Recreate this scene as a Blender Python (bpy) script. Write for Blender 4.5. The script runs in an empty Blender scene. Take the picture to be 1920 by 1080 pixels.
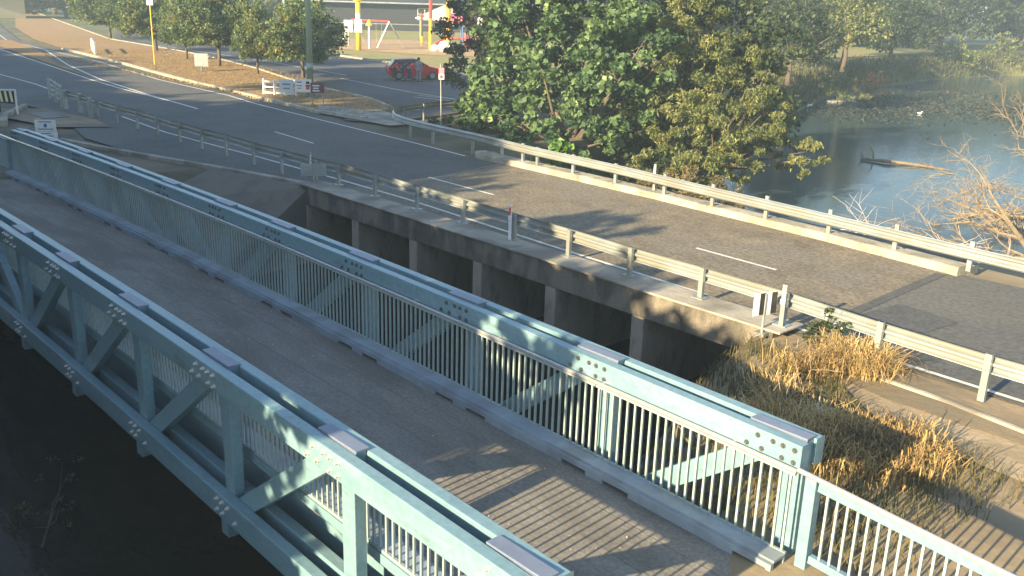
import bpy, math, random
import numpy as np
from mathutils import Vector, Matrix
R_=math.radians
SC=bpy.context.scene; COL=SC.collection
# ------------------------------------------------------------------ camera, sky, sun, exposure
cd=bpy.data.cameras.new('camera'); cam=bpy.data.objects.new('camera',cd); COL.objects.link(cam); SC.camera=cam
yaw,pitch,roll=R_(47.0563),R_(17.3295),R_(1.7533)
f=Vector((-math.sin(yaw)*math.cos(pitch),math.cos(yaw)*math.cos(pitch),-math.sin(pitch)))
r0=Vector((math.cos(yaw),math.sin(yaw),0)); u0=r0.cross(f)
rr=math.cos(roll)*r0+math.sin(roll)*u0; uu=-math.sin(roll)*r0+math.cos(roll)*u0
m=Matrix((rr,uu,-f)).transposed().to_4x4(); m.translation=Vector((0,0,6.3)); cam.matrix_world=m
cd.sensor_width=36; cd.lens=36*1769.45/1920; cd.clip_start=.1; cd.clip_end=4000
SUN_EL=19.0
sd=Vector((-.06,1,-math.tan(R_(SUN_EL)))).normalized()
sl=bpy.data.lights.new('sun','SUN'); sl.energy=5.0; sl.angle=R_(.6); sl.color=(1,.79,.47)
so=bpy.data.objects.new('sun',sl); COL.objects.link(so); so.rotation_euler=sd.to_track_quat('-Z','Y').to_euler()
W=bpy.data.worlds.new('World'); SC.world=W; W.use_nodes=True
nt=W.node_tree; bg=nt.nodes['Background']; sky=nt.nodes.new('ShaderNodeTexSky'); sky.sky_type='NISHITA'; sky.sun_disc=False
sky.sun_elevation=R_(SUN_EL); sky.sun_rotation=R_(183); nt.links.new(sky.outputs[0],bg.inputs[0]); bg.inputs[1].default_value=.078; sky.ozone_density=2.0; sky.dust_density=.6
SC.view_settings.view_transform='Standard'; SC.view_settings.look='None'; SC.view_settings.gamma=1; SC.view_settings.exposure=2.08
SC.cycles.max_bounces=6; SC.cycles.transparent_max_bounces=8
rng=np.random.default_rng(7); random.seed(7)

# ------------------------------------------------------------------ materials
MATS={}
def mat(name,c1,c2=None,scale=3.,rough=.75,metal=0.,bump=0.,detail=6.,stretch=None,spec=.5,c3=None,scale3=.3,lo=.35,hi=.65,speck=0,sscale=30,spot=None):
    if name in MATS: return MATS[name]
    M=bpy.data.materials.new(name); M.use_nodes=True; n=M.node_tree.nodes; l=M.node_tree.links
    b=n['Principled BSDF']; b.inputs['Roughness'].default_value=rough; b.inputs['Metallic'].default_value=metal
    b.inputs['Specular IOR Level'].default_value=spec
    c2=c2 or tuple(x*.75 for x in c1)
    tc=n.new('ShaderNodeTexCoord'); mp=n.new('ShaderNodeMapping'); l.new(tc.outputs['Object'],mp.inputs[0])
    if stretch: mp.inputs['Scale'].default_value=stretch
    nz=n.new('ShaderNodeTexNoise'); nz.inputs['Scale'].default_value=scale; nz.inputs['Detail'].default_value=detail; nz.inputs['Roughness'].default_value=.65
    l.new(mp.outputs[0],nz.inputs[0])
    rp=n.new('ShaderNodeValToRGB'); rp.color_ramp.elements[0].position=lo; rp.color_ramp.elements[1].position=hi
    rp.color_ramp.elements[0].color=(*c1,1); rp.color_ramp.elements[1].color=(*c2,1)
    l.new(nz.outputs[0],rp.inputs[0]); out=rp.outputs[0]
    if c3:
        n3=n.new('ShaderNodeTexNoise'); n3.inputs['Scale'].default_value=scale3; n3.inputs['Detail'].default_value=4; l.new(mp.outputs[0],n3.inputs[0])
        r3=n.new('ShaderNodeValToRGB'); r3.color_ramp.elements[0].position=.45; r3.color_ramp.elements[1].position=.6
        l.new(n3.outputs[0],r3.inputs[0]); mx=n.new('ShaderNodeMix'); mx.data_type='RGBA'
        l.new(r3.outputs[0],mx.inputs['Factor']); l.new(out,mx.inputs['A']); mx.inputs['B'].default_value=(*c3,1); out=mx.outputs['Result']
    if spot:
        n4=n.new('ShaderNodeTexNoise'); n4.inputs['Scale'].default_value=spot[1]; n4.inputs['Detail'].default_value=8; n4.inputs['Roughness'].default_value=.75; m4=n.new('ShaderNodeMapping'); m4.inputs['Scale'].default_value=spot[3]; l.new(tc.outputs['Object'],m4.inputs[0]); l.new(m4.outputs[0],n4.inputs[0])
        r4=n.new('ShaderNodeValToRGB'); r4.color_ramp.elements[0].position=spot[2]; r4.color_ramp.elements[1].position=spot[2]+.12; r4.color_ramp.elements[1].color=(.6,.6,.6,1); l.new(n4.outputs[0],r4.inputs[0])
        m5=n.new('ShaderNodeMix'); m5.data_type='RGBA'; l.new(r4.outputs[0],m5.inputs['Factor']); l.new(out,m5.inputs['A']); m5.inputs['B'].default_value=(*spot[0],1); out=m5.outputs['Result']
    if speck:
        n6=n.new('ShaderNodeTexNoise'); n6.inputs['Scale'].default_value=sscale; n6.inputs['Detail'].default_value=3; l.new(tc.outputs['Object'],n6.inputs[0])
        m6=n.new('ShaderNodeMapRange'); m6.inputs['From Min'].default_value=.3; m6.inputs['From Max'].default_value=.7; m6.inputs['To Min'].default_value=1-speck; m6.inputs['To Max'].default_value=1+speck; l.new(n6.outputs[0],m6.inputs['Value'])
        m7=n.new('ShaderNodeMix'); m7.data_type='RGBA'; m7.blend_type='MULTIPLY'; m7.inputs['Factor'].default_value=1; l.new(out,m7.inputs['A']); l.new(m6.outputs[0],m7.inputs['B']); out=m7.outputs['Result']
    l.new(out,b.inputs['Base Color'])
    if bump:
        bp=n.new('ShaderNodeBump'); bp.inputs['Strength'].default_value=bump; bp.inputs['Distance'].default_value=.03
        nb=n.new('ShaderNodeTexNoise'); nb.inputs['Scale'].default_value=scale*6; nb.inputs['Detail'].default_value=4; l.new(mp.outputs[0],nb.inputs[0])
        l.new(nb.outputs[0],bp.inputs['Height']); l.new(bp.outputs[0],b.inputs['Normal'])
    MATS[name]=M; return M
def leafmat(name,cols,trans=.35,rough=.5):
    if name in MATS: return MATS[name]
    M=bpy.data.materials.new(name); M.use_nodes=True; n=M.node_tree.nodes; l=M.node_tree.links
    b=n['Principled BSDF']; b.inputs['Roughness'].default_value=rough; b.inputs['Specular IOR Level'].default_value=.3
    g=n.new('ShaderNodeNewGeometry'); rp=n.new('ShaderNodeValToRGB'); e=rp.color_ramp.elements
    while len(e)<len(cols): e.new(.5)
    for i,c in enumerate(cols): e[i].position=i/(len(cols)-1); e[i].color=(*c,1)
    tc=n.new('ShaderNodeTexCoord'); nz=n.new('ShaderNodeTexNoise'); nz.inputs['Scale'].default_value=.8; l.new(tc.outputs['Object'],nz.inputs[0])
    ad=n.new('ShaderNodeMath'); ad.operation='MULTIPLY_ADD'; ad.inputs[1].default_value=.55; l.new(g.outputs['Random Per Island'],ad.inputs[0])
    s2=n.new('ShaderNodeMath'); s2.operation='MULTIPLY_ADD'; s2.inputs[1].default_value=1.6; s2.inputs[2].default_value=-.58; l.new(nz.outputs[0],s2.inputs[0]); l.new(s2.outputs[0],ad.inputs[2])
    l.new(ad.outputs[0],rp.inputs[0]); l.new(rp.outputs[0],b.inputs['Base Color'])
    t=n.new('ShaderNodeBsdfTranslucent'); l.new(rp.outputs[0],t.inputs[0]); mx=n.new('ShaderNodeMixShader'); mx.inputs[0].default_value=trans
    l.new(b.outputs[0],mx.inputs[1]); l.new(t.outputs[0],mx.inputs[2]); l.new(mx.outputs[0],n['Material Output'].inputs[0])
    MATS[name]=M; return M
asph=mat('asphalt',(.058,.062,.064),(.088,.09,.088),.6,.85,bump=.3,detail=10,c3=(.10,.098,.09),scale3=.12,speck=.3,sscale=9,spot=((.035,.035,.036),.5,.63,(.25,1.6,1)))
asph_old=mat('old_asphalt',(.105,.09,.068),(.185,.155,.11),.9,.9,bump=.5,detail=14,c3=(.15,.135,.11),scale3=.25,speck=.4,sscale=11,spot=((.06,.055,.048),.6,.6,(.3,1.3,1)))
asph_dark=mat('fresh_asphalt',(.055,.057,.06),(.075,.076,.078),3,.85,bump=.2,speck=.25,sscale=12)
asph_park=mat('car_park_asphalt',(.04,.043,.05),(.06,.062,.068),.3,.85,stretch=(1,3,1),c3=(.08,.08,.08),scale3=.1)
paint=mat('road_paint',(.62,.61,.56),(.38,.37,.34),4,.7,lo=.5,hi=.75)
conc=mat('concrete',(.24,.22,.185),(.36,.335,.285),1.5,.9,bump=.4,detail=10,c3=(.17,.155,.13),scale3=.8)
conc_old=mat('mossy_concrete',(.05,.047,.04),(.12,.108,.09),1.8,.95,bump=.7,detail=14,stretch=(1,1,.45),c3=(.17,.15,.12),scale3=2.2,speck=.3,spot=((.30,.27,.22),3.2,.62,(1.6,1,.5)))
conc_kerb=mat('weathered_kerb_concrete',(.30,.28,.22),(.19,.175,.145),2.,.9,bump=.6,detail=12,c3=(.38,.35,.27),scale3=1.2,speck=.3,spot=((.08,.075,.06),2.5,.55,(1,1,1)))
frp=mat('pale_teal_composite',(.125,.222,.265),(.17,.275,.32),4,.36,bump=.08,detail=10,c3=(.14,.245,.285),scale3=.7,stretch=(.25,1,1),spec=.75,speck=.10,sscale=14,spot=((.075,.10,.105),2.6,.57,(.35,1,1.6)))
frp_plate=mat('plate_composite',(.12,.15,.22),(.15,.18,.25),6,.4)
frp_kerb=mat('blue_grey_kerb_steel',(.20,.25,.30),(.25,.30,.35),4,.5,c3=(.17,.2,.23),scale3=1.5)
balm=mat('pale_baluster_paint',(.22,.285,.285),(.28,.34,.335),9,.45)
railm=mat('bright_steel_handrail',(.62,.60,.58),(.7,.68,.66),9,.25,.7)
galv=mat('weathered_guardrail_steel',(.29,.33,.34),(.42,.45,.45),3,.42,.55,detail=9,c3=(.33,.33,.29),scale3=1.2,stretch=(.4,1,1),spot=((.16,.13,.09),3,.64,(.5,1,1)))
boltm=mat('bolt_steel',(.45,.44,.43),(.6,.58,.55),20,.3,.4)
boltd=mat('recessed_bolt_steel',(.08,.085,.09),(.12,.12,.12),20,.5,.5)
deckm=mat('bridge_deck_wearing_course',(.16,.15,.135),(.21,.195,.175),2.2,.9,bump=.4,detail=12,c3=(.135,.125,.11),scale3=.9,stretch=(.35,1,1),speck=.22,sscale=22,spot=((.085,.08,.07),1.4,.6,(.12,1.5,1)))
seam=mat('deck_seam_tar',(.10,.095,.085),(.16,.15,.13),9,.9)
soil=mat('dry_soil',(.20,.15,.095),(.30,.23,.15),.8,.95,bump=.6,detail=12,c3=(.16,.13,.085),scale3=.25)
verge=mat('dry_grass_verge',(.16,.10,.04),(.30,.21,.09),2.2,.95,bump=.9,detail=14,c3=(.28,.16,.07),scale3=.35)
lawn=mat('park_lawn',(.15,.17,.05),(.26,.25,.08),.5,.95,bump=.8,detail=14,c3=(.24,.20,.08),scale3=.2)
mulch=mat('bark_mulch',(.30,.19,.10),(.42,.29,.16),1.2,.95,bump=.9,detail=14)
white=mat('white_paint',(.8,.79,.76),(.7,.69,.66),5,.5); black=mat('black_paint',(.02,.02,.022),(.03,.03,.03),5,.5)
yellow=mat('yellow_paint',(.75,.45,.02),(.8,.5,.04),5,.4); redp=mat('red_paint',(.6,.04,.03),(.7,.06,.04),5,.4); pink=mat('pink_paint',(.65,.18,.25),(.7,.22,.3),5,.5)
bark=mat('bark',(.075,.06,.045),(.14,.11,.085),4,.95,bump=1,stretch=(1,1,.25))
deadw=mat('bleached_dead_wood',(.17,.13,.085),(.28,.22,.15),5,.9,stretch=(1,1,1))
darkm=mat('dark_cladding',(.014,.017,.022),(.02,.024,.03),2,.8); roofd=mat('dark_roof_metal',(.03,.035,.042),(.04,.045,.05),2,.5,stretch=(6,1,1))
cream=mat('cream_roof',(.5,.47,.36),(.56,.53,.4),3,.6); carred=mat('red_car_paint',(.55,.02,.02),(.6,.025,.025),4,.25); glass=mat('tinted_glass',(.02,.025,.03),(.025,.03,.035),4,.08); rubber=mat('rubber',(.02,.02,.02),(.03,.03,.03),9,.8)
alloy=mat('alloy_wheel',(.4,.4,.42),(.5,.5,.5),9,.35,.8)
skin=mat('skin',(.4,.24,.17),(.43,.26,.18),9,.6); navy=mat('navy_cloth',(.03,.04,.08),(.04,.05,.1),9,.9); redc=mat('red_cloth',(.6,.03,.05),(.65,.05,.06),9,.9); greyc=mat('grey_cloth',(.16,.2,.24),(.2,.24,.28),9,.9); blackc=mat('black_cloth',(.02,.022,.025),(.03,.03,.03),9,.9); hairm=mat('dark_hair',(.03,.02,.015),(.05,.035,.025),9,.7)
polem=mat('green_stained_timber',(.20,.27,.15),(.30,.33,.21),3,.9,stretch=(1,1,.15),bump=.4)
blue=mat('blue_sign_paint',(.05,.12,.3),(.06,.13,.32),5,.5)
def watermat(nm,col,sp):
    M=bpy.data.materials.new(nm); M.use_nodes=True; n=M.node_tree.nodes; l=M.node_tree.links; b=n['Principled BSDF']
    b.inputs['Base Color'].default_value=(*col,1); b.inputs['Roughness'].default_value=.08; b.inputs['IOR'].default_value=1.22; b.inputs['Specular IOR Level'].default_value=sp
    tc=n.new('ShaderNodeTexCoord'); mp=n.new('ShaderNodeMapping'); mp.inputs['Scale'].default_value=(1,2.2,1); mp.inputs['Rotation'].default_value=(0,0,R_(20)); l.new(tc.outputs['Object'],mp.inputs[0])
    a=n.new('ShaderNodeTexNoise'); a.inputs['Scale'].default_value=1.6; a.inputs['Detail'].default_value=5; l.new(mp.outputs[0],a.inputs[0])
    bp=n.new('ShaderNodeBump'); bp.inputs['Strength'].default_value=.16; bp.inputs['Distance'].default_value=.06; l.new(a.outputs[0],bp.inputs['Height']); l.new(bp.outputs[0],b.inputs['Normal'])
    return M
waterm=watermat('lake_water',(.036,.064,.076),.2); creek_shade_m=watermat('shaded_creek_water',(.006,.009,.010),.3)  # creek base near black: the tree shade is put into its colour

# ------------------------------------------------------------------ mesh helpers
class MB:
    def __init__(s): s.v=[]; s.f=[]
    def raw(s,vs,fs):
        o=len(s.v); s.v+= [tuple(p) for p in vs]; s.f+=[tuple(i+o for i in q) for q in fs]; return s
    def box(s,x0,x1,y0,y1,z0,z1):
        return s.raw([(x0,y0,z0),(x1,y0,z0),(x1,y1,z0),(x0,y1,z0),(x0,y0,z1),(x1,y0,z1),(x1,y1,z1),(x0,y1,z1)],
          [(0,3,2,1),(4,5,6,7),(0,1,5,4),(1,2,6,5),(2,3,7,6),(3,0,4,7)])
    def bar(s,a,b,w,h,up=(0,0,1)):   # box section between two points
        a=Vector(a);b=Vector(b);d=(b-a).normalized(); sx=d.cross(Vector(up)); 
        if sx.length<1e-5: sx=Vector((1,0,0))
        sx.normalize(); sz=sx.cross(d); P=[]
        for q in (a,b):
            for i,j in((-1,-1),(1,-1),(1,1),(-1,1)): P.append(q+sx*i*w/2+sz*j*h/2)
        return s.raw(P,[(0,1,2,3),(7,6,5,4),(0,4,5,1),(1,5,6,2),(2,6,7,3),(3,7,4,0)])
    def tube(s,pts,rad,n=6,cap=True):
        pts=[Vector(p) for p in pts]; rad=rad if isinstance(rad,(list,tuple)) else [rad]*len(pts); o=len(s.v)
        for i,p in enumerate(pts):
            d=(pts[min(i+1,len(pts)-1)]-pts[max(i-1,0)]).normalized(); ax=Vector((0,0,1)) if abs(d.z)<.9 else Vector((1,0,0))
            a=d.cross(ax).normalized(); b=d.cross(a)
            for k in range(n): t=2*math.pi*k/n; s.v.append(tuple(p+(a*math.cos(t)+b*math.sin(t))*rad[i]))
        for i in range(len(pts)-1):
            for k in range(n): s.f.append((o+i*n+k,o+i*n+(k+1)%n,o+(i+1)*n+(k+1)%n,o+(i+1)*n+k))
        if cap: s.f.append(tuple(o+k for k in range(n))[::-1]); s.f.append(tuple(o+(len(pts)-1)*n+k for k in range(n)))
        return s
    def prism(s,poly,z0,z1):   # polygon in xy extruded
        n=len(poly); return s.raw([(x,y,z0) for x,y in poly]+[(x,y,z1) for x,y in poly],[tuple(range(n))[::-1],tuple(range(n,2*n))]+[(i,(i+1)%n,n+(i+1)%n,n+i) for i in range(n)])
    def sweep(s,prof,path,closed=False):  # prof (offset to the left of path, z), path of (x,y,z)
        o=len(s.v); m_=len(prof); P=[Vector(p) for p in path]
        for i,p in enumerate(P):
            d=(P[min(i+1,len(P)-1)]-P[max(i-1,0)]); d.z=0; d.normalize(); L=Vector((-d.y,d.x,0))
            for a,z in prof: s.v.append(tuple(p+L*a+Vector((0,0,z))))
        rng_=range(m_ if closed else m_-1)
        for i in range(len(P)-1):
            for k in rng_: s.f.append((o+i*m_+k,o+i*m_+(k+1)%m_,o+(i+1)*m_+(k+1)%m_,o+(i+1)*m_+k))
        if closed: s.f.append(tuple(o+k for k in range(m_))); s.f.append(tuple(o+(len(P)-1)*m_+k for k in range(m_))[::-1])
        return s
    def ball(s,c,r,n=8,sq=(1,1,1)):
        o=len(s.v); c=Vector(c)
        for i in range(1,n//2+2-1):
            th=math.pi*i/(n//2+0)
            if i==n//2: break
            for k in range(n): t=2*math.pi*k/n; s.v.append((c.x+r*sq[0]*math.sin(th)*math.cos(t),c.y+r*sq[1]*math.sin(th)*math.sin(t),c.z+r*sq[2]*math.cos(th)))
        rows=n//2-1; s.v.append((c.x,c.y,c.z+r*sq[2])); s.v.append((c.x,c.y,c.z-r*sq[2])); t_=len(s.v)-2
        for i in range(rows-1):
            for k in range(n): s.f.append((o+i*n+k,o+(i+1)*n+k,o+(i+1)*n+(k+1)%n,o+i*n+(k+1)%n))
        for k in range(n): s.f.append((t_,o+k,o+(k+1)%n)); s.f.append((t_+1,o+(rows-1)*n+(k+1)%n,o+(rows-1)*n+k))
        return s
    def build(s,name,m,parent=None,bevel=0,smooth=False):
        me=bpy.data.meshes.new(name); me.from_pydata([tuple(p) for p in s.v],[],s.f); me.update(); me.materials.append(m)
        if smooth: me.shade_smooth()
        o=bpy.data.objects.new(name,me); COL.objects.link(o)
        if parent: 
            o.parent=parent
            if parent.type=='EMPTY' or True: o.matrix_parent_inverse=Matrix.Identity(4)
        if bevel: b=o.modifiers.new('bevel','BEVEL'); b.width=bevel; b.segments=2; b.limit_method='ANGLE'
        return o
def tag(o,label,cat,group=None,kind=None):
    o['label']=label; o['category']=cat
    if group: o['group']=group
    if kind: o['kind']=kind
    return o
def struct(o): o['kind']='structure'; o['category']=o.name.replace('_',' '); return o
def empty(name,loc,label,cat,group=None,rz=0):
    o=bpy.data.objects.new(name,None); COL.objects.link(o); o.location=loc; o.rotation_euler=(0,0,rz); o.empty_display_size=.2
    return tag(o,label,cat,group)
def copy_tree(o,loc,label,rz=0,sc=1):
    def cp(q,par):
        c=q.copy(); COL.objects.link(c)
        if par: c.parent=par
        for ch in q.children: cp(ch,c)
        return c
    c=cp(o,None); c.location=loc; c.rotation_euler=(0,0,rz); c.scale=(sc,)*3 if not isinstance(sc,tuple) else sc; c['label']=label; return c
def npmesh(name,V,F,m,parent=None):
    me=bpy.data.meshes.new(name); nv=len(V); nf=len(F); k=F.shape[1]
    me.vertices.add(nv); me.vertices.foreach_set('co',V.astype(np.float32).ravel())
    me.loops.add(nf*k); me.loops.foreach_set('vertex_index',F.astype(np.int32).ravel())
    me.polygons.add(nf); me.polygons.foreach_set('loop_start',(np.arange(nf)*k).astype(np.int32)); me.polygons.foreach_set('loop_total',np.full(nf,k,np.int32))
    me.update(calc_edges=True); me.materials.append(m); o=bpy.data.objects.new(name,me); COL.objects.link(o)
    if parent: o.parent=parent
    return o

# ------------------------------------------------------------------ terrain
def sdf(poly,X,Y):     # negative inside
    P=np.array(poly,float); D=np.full(X.shape,1e9); ins=np.zeros(X.shape,bool)
    for i in range(len(P)):
        a=P[i];b=P[(i+1)%len(P)]; e=b-a; t=np.clip(((X-a[0])*e[0]+(Y-a[1])*e[1])/(e@e),0,1)
        D=np.minimum(D,np.hypot(X-a[0]-t*e[0],Y-a[1]-t*e[1]))
        c=(a[1]>Y)!=(b[1]>Y)
        with np.errstate(all='ignore'): ins^= c&(X<(b[0]-a[0])*(Y-a[1])/(b[1]-a[1]+1e-12)+a[0])
    return np.where(ins,-D,D)
culv=[(-27,13.6),(-27,25.2),(-9.6,25.2),(-9.6,14.6),(-11,13.2)]
river=[(-24,21),(-26.8,16.6),(-31.8,15.0),(-34,9),(-38,3),(-50,-4),(-75,-12),(-75,-24),(-45,-16),(-30,-7),(-20,-2.8),(-12,-1.6),(-6,1.2),(-4.9,8),(-6.2,11.5),(-8.6,14.2),(-10,16.5),(-12,21)]
lake=[(-9.6,24.6),(-8.5,25.6),(-4,26.2),(10,27),(90,20),(90,165),(-20,175),(-48,148),(-54,140),(-55,120),(-54,108),(-53,95),(-48,80),(-44,70),(-38,56),(-33,45),(-30.5,36),(-29,28),(-27,24.6)]
def height(X,Y):
    def s(d,w): t=np.clip(-d/w,0,1); return t*t*(3-2*t)
    z=np.zeros(X.shape); a=s(sdf(culv,X,Y),.35)*4.2; b=s(sdf(river,X,Y),3.6)*4.2; c=s(sdf(lake,X,Y),3.4)*4.2
    z=-np.maximum(np.maximum(a,b),c); n=.08*np.sin(X*1.7+Y*.6)*np.sin(Y*1.3-X*.4)+.05*np.sin(X*3.1)*np.sin(Y*3.7)
    bank=np.clip(-z*2,0,1)*np.clip((4.2+z)*2,0,1)
    return z+n*bank*1.6-.05
def axis(segs):
    a=[]
    for lo,hi,st in segs: a+=list(np.arange(lo,hi,st))
    a.append(segs[-1][1]); return np.array(a)
xs=axis([(-900,-300,60),(-300,-100,8),(-100,-60,2),(-60,-36,.8),(-36,-2,.3),(-2,20,1),(20,100,5),(100,900,80)])
ys=axis([(-300,-80,30),(-80,-10,4),(-10,2,1),(2,30,.3),(30,60,.8),(60,180,2),(180,300,10),(300,1500,100)])
X,Y=np.meshgrid(xs,ys,indexing='ij'); Z=height(X,Y); V=np.stack([X,Y,Z],-1).reshape(-1,3); nx,ny=X.shape
I=(np.arange(nx-1)[:,None]*ny+np.arange(ny-1)[None]).ravel(); F=np.stack([I,I+ny,I+ny+1,I+1],1)
def groundmat():
    if 1:
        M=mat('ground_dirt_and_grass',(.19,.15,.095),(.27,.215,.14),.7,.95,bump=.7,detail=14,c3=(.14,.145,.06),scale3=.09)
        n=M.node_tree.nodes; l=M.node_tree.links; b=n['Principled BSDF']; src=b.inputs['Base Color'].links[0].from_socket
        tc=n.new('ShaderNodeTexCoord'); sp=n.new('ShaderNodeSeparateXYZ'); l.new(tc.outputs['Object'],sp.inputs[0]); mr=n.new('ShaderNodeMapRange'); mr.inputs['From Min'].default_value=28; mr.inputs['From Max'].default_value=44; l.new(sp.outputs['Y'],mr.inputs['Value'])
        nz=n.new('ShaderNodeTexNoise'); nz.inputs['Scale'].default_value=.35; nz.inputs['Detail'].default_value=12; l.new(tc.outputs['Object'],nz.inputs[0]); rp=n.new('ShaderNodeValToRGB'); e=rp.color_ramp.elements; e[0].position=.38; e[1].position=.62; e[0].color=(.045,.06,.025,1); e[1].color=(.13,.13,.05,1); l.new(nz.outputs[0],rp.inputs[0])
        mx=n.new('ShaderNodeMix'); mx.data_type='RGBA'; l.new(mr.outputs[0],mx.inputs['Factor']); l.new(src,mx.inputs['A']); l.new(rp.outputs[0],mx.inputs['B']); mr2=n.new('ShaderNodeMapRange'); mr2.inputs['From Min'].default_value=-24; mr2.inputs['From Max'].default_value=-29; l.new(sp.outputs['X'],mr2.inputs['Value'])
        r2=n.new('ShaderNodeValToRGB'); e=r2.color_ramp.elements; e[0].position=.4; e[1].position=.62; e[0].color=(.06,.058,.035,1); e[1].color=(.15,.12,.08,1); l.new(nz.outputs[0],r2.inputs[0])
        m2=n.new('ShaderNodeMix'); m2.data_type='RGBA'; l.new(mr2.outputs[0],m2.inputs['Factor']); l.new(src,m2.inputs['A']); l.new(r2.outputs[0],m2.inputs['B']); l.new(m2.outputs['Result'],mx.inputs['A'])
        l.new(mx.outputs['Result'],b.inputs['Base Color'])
        return M
    M=mat('ground_dirt_and_grass',(.19,.15,.095),(.27,.215,.14),.7,.95,bump=.7,detail=14,c3=(.14,.145,.06),scale3=.09)
    return M
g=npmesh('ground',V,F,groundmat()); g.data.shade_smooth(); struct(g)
w=MB().raw([(-70,20,-2.5),(95,20,-2.5),(95,185,-2.5),(-70,185,-2.5)],[(0,1,2,3)]).build('lake_water',waterm); struct(w)
w=MB().raw([(-80,-75,-2.5),(95,-75,-2.5),(95,20,-2.5),(-80,20,-2.5)],[(0,1,2,3)]).build('shaded_creek_water',creek_shade_m); struct(w)
def sheet(name,poly,z,m,sub=False):
    return struct(MB().raw([(x,y,z) for x,y in poly],[tuple(range(len(poly)))]).build(name,m))
# road centreline and offsets
near=[(60,15.6),(-5,16.1),(-9.5,16.2),(-27,16.3),(-31,15.3),(-36,13.9),(-41,13.6),(-46,14.6),(-49,15.6),(-60,14),(-75,13),(-100,12),(-140,12),(-200,8)]
farr=[(-200,52),(-140,37.5),(-112,31.5),(-97,29.8),(-81.4,29.1),(-64.2,27.3),(-53.2,26.8),(-48.8,26.3),(-43,25.9),(-40,25.6),(-36,25.3),(-28,24.2),(-10,23.3),(-5,23.5),(60,23)]
sheet('road',near+farr,.012,asph)
sheet('culvert_road_surface',[(-9.0,16.3),(-9.1,23.5),(-19,24.0),(-27.0,24.3),(-26.1,20),(-26.3,16.5)],.018,asph_old)
def stripe(name,pts,w,z,m=paint):
    o=MB().sweep([(-w/2,0),(w/2,0)],[(x,y,z) for x,y in pts]).build(name,m); return struct(o)
stripe('road_marking_edge_far',[(-140,35.9),(-112,30.2),(-97,29.2),(-81.4,28.5),(-64.2,26.5),(-53.2,26.1),(-48.8,25.5),(-41.3,25.0),(-32.6,24.5),(-29,24.2)],.12,.024)
stripe('road_marking_edge_near',[(60,15.9),(-2,16.2),(-7.9,16.35),(-12.1,16.85),(-17.1,17.05),(-23.5,17.4),(-27,17.4),(-33,17.3),(-41,17.0),(-47,17.4)],.11,.024)
stripe('road_marking_edge_near_left',[(-60,18.4),(-64.5,18.7),(-71.9,18.7),(-100,18.5)],.12,.024)
stripe('road_marking_divider',[(-48.1,21.8),(-56,22.3),(-65.8,23.2),(-78.6,25.3),(-97.5,29.4)],.14,.024)
stripe('road_marking_divider_near',[(-52,22.0),(-60,22.2),(-65.8,22.6),(-79.7,24.0),(-97.5,25.6),(-125,28)],.14,.026)
for i,(a,b) in enumerate([((-38.7,21.1),(-34.9,20.8)),((-26.2,20.2),(-22.6,20.1)),((-14.4,20.0),(-11.9,19.9)),((-2.4,19.7),(.5,19.6))]): stripe('lane_dash',[a,b],.1,.026)
stripe('culvert_joint_line',[(-26.1,19.3),(-25.9,23.6)],.08,.025,conc)
stripe('culvert_joint_line',[(-9.0,17),(-9.2,23.0)],.25,.022,asph_dark)
sheet('asphalt_patch',[(-8.9,18.2),(-8.7,19.8),(-7.3,19.6),(-7.5,18.0)],.021,asph_dark)
# traffic island, verge, car park, lawn, mulch
sheet('traffic_island',[(-66.5,22.95),(-79,24.75),(-97,28.6),(-112,30.6),(-112,28),(-97,26.2),(-80,24.3)],.06,verge)
vg=[(-40.5,27.2),(-43.8,26.6),(-48.5,26.9),(-53.2,27.3),(-64.2,28),(-81.4,29.9),(-97,31),(-112,33),(-140,39),(-200,56),(-200,60),(-112,41),(-92,40),(-81,38.8),(-70,36.8),(-57.1,33.6),(-48.3,32.6),(-44,31.2)]
sheet('grass_verge',vg,.05,verge)
def kerb(name,pts,w=.25,h=.12,m=conc_kerb):
    return struct(MB().sweep([(-w/2,-.1),(-w/2,h),(-w/2+.04,h+.02),(w/2-.04,h+.02),(w/2,h),(w/2,-.1)],[(x,y,0) for x,y in pts],True).build(name,m))
kerb('verge_kerb',vg[:7][::-1]+[],.3,.1); kerb('verge_kerb_back',vg[10:],.25,.1)
cp=[(-48.3,33),(-57,34),(-70,37.1),(-92,40.4),(-112,41.6),(-160,60),(-160,70),(-112,56),(-98,51),(-87.5,51.5),(-76,50.5),(-66,50),(-58,49),(-50,47),(-44,41),(-41,36),(-39.5,31),(-39,27),(-40.3,26),(-43,27),(-44.5,31.2)]
sheet('car_park',cp,.03,asph_park)
sheet('footpath',[(-46.5,28.1),(-43.6,26.3),(-37.5,26.6),(-37.5,28.2),(-42.5,29.8)],.06,conc)
for a,b in [((-62,44.5),(-58,50)),((-70,44),(-66,50)),((-78,44.5),(-74,50.5)),((-48.2,36.3),(-44.2,37.2)),((-47.5,35.4),(-43.6,36.6))]: stripe('car_park_line',[a,b],.1,.04)
stripe('car_park_line',[(-100,41.5),(-75,41.2),(-62,40)],.12,.04); stripe('car_park_line',[(-60,38.2),(-50,37),(-44,37)],.12,.04)
sheet('lawn',[(-160,72),(-112,57),(-98,52),(-87.5,52.5),(-76,51.5),(-66,51),(-58,50),(-50,48),(-46,60),(-52,75),(-60,100),(-60,130),(-100,160),(-200,160)],.04,lawn)
kerb('car_park_kerb',[(-112,56.5),(-98,51.5),(-87.5,52),(-76,51),(-66,50.5),(-58,49.5),(-50,47.5),(-44,41.5)],.3,.12)
sheet('mulch_bed',[(-98,58),(-90,56.6),(-80,60),(-76,63),(-73,68),(-76,74),(-90,78),(-104,76),(-108,68)],.07,mulch)
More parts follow.
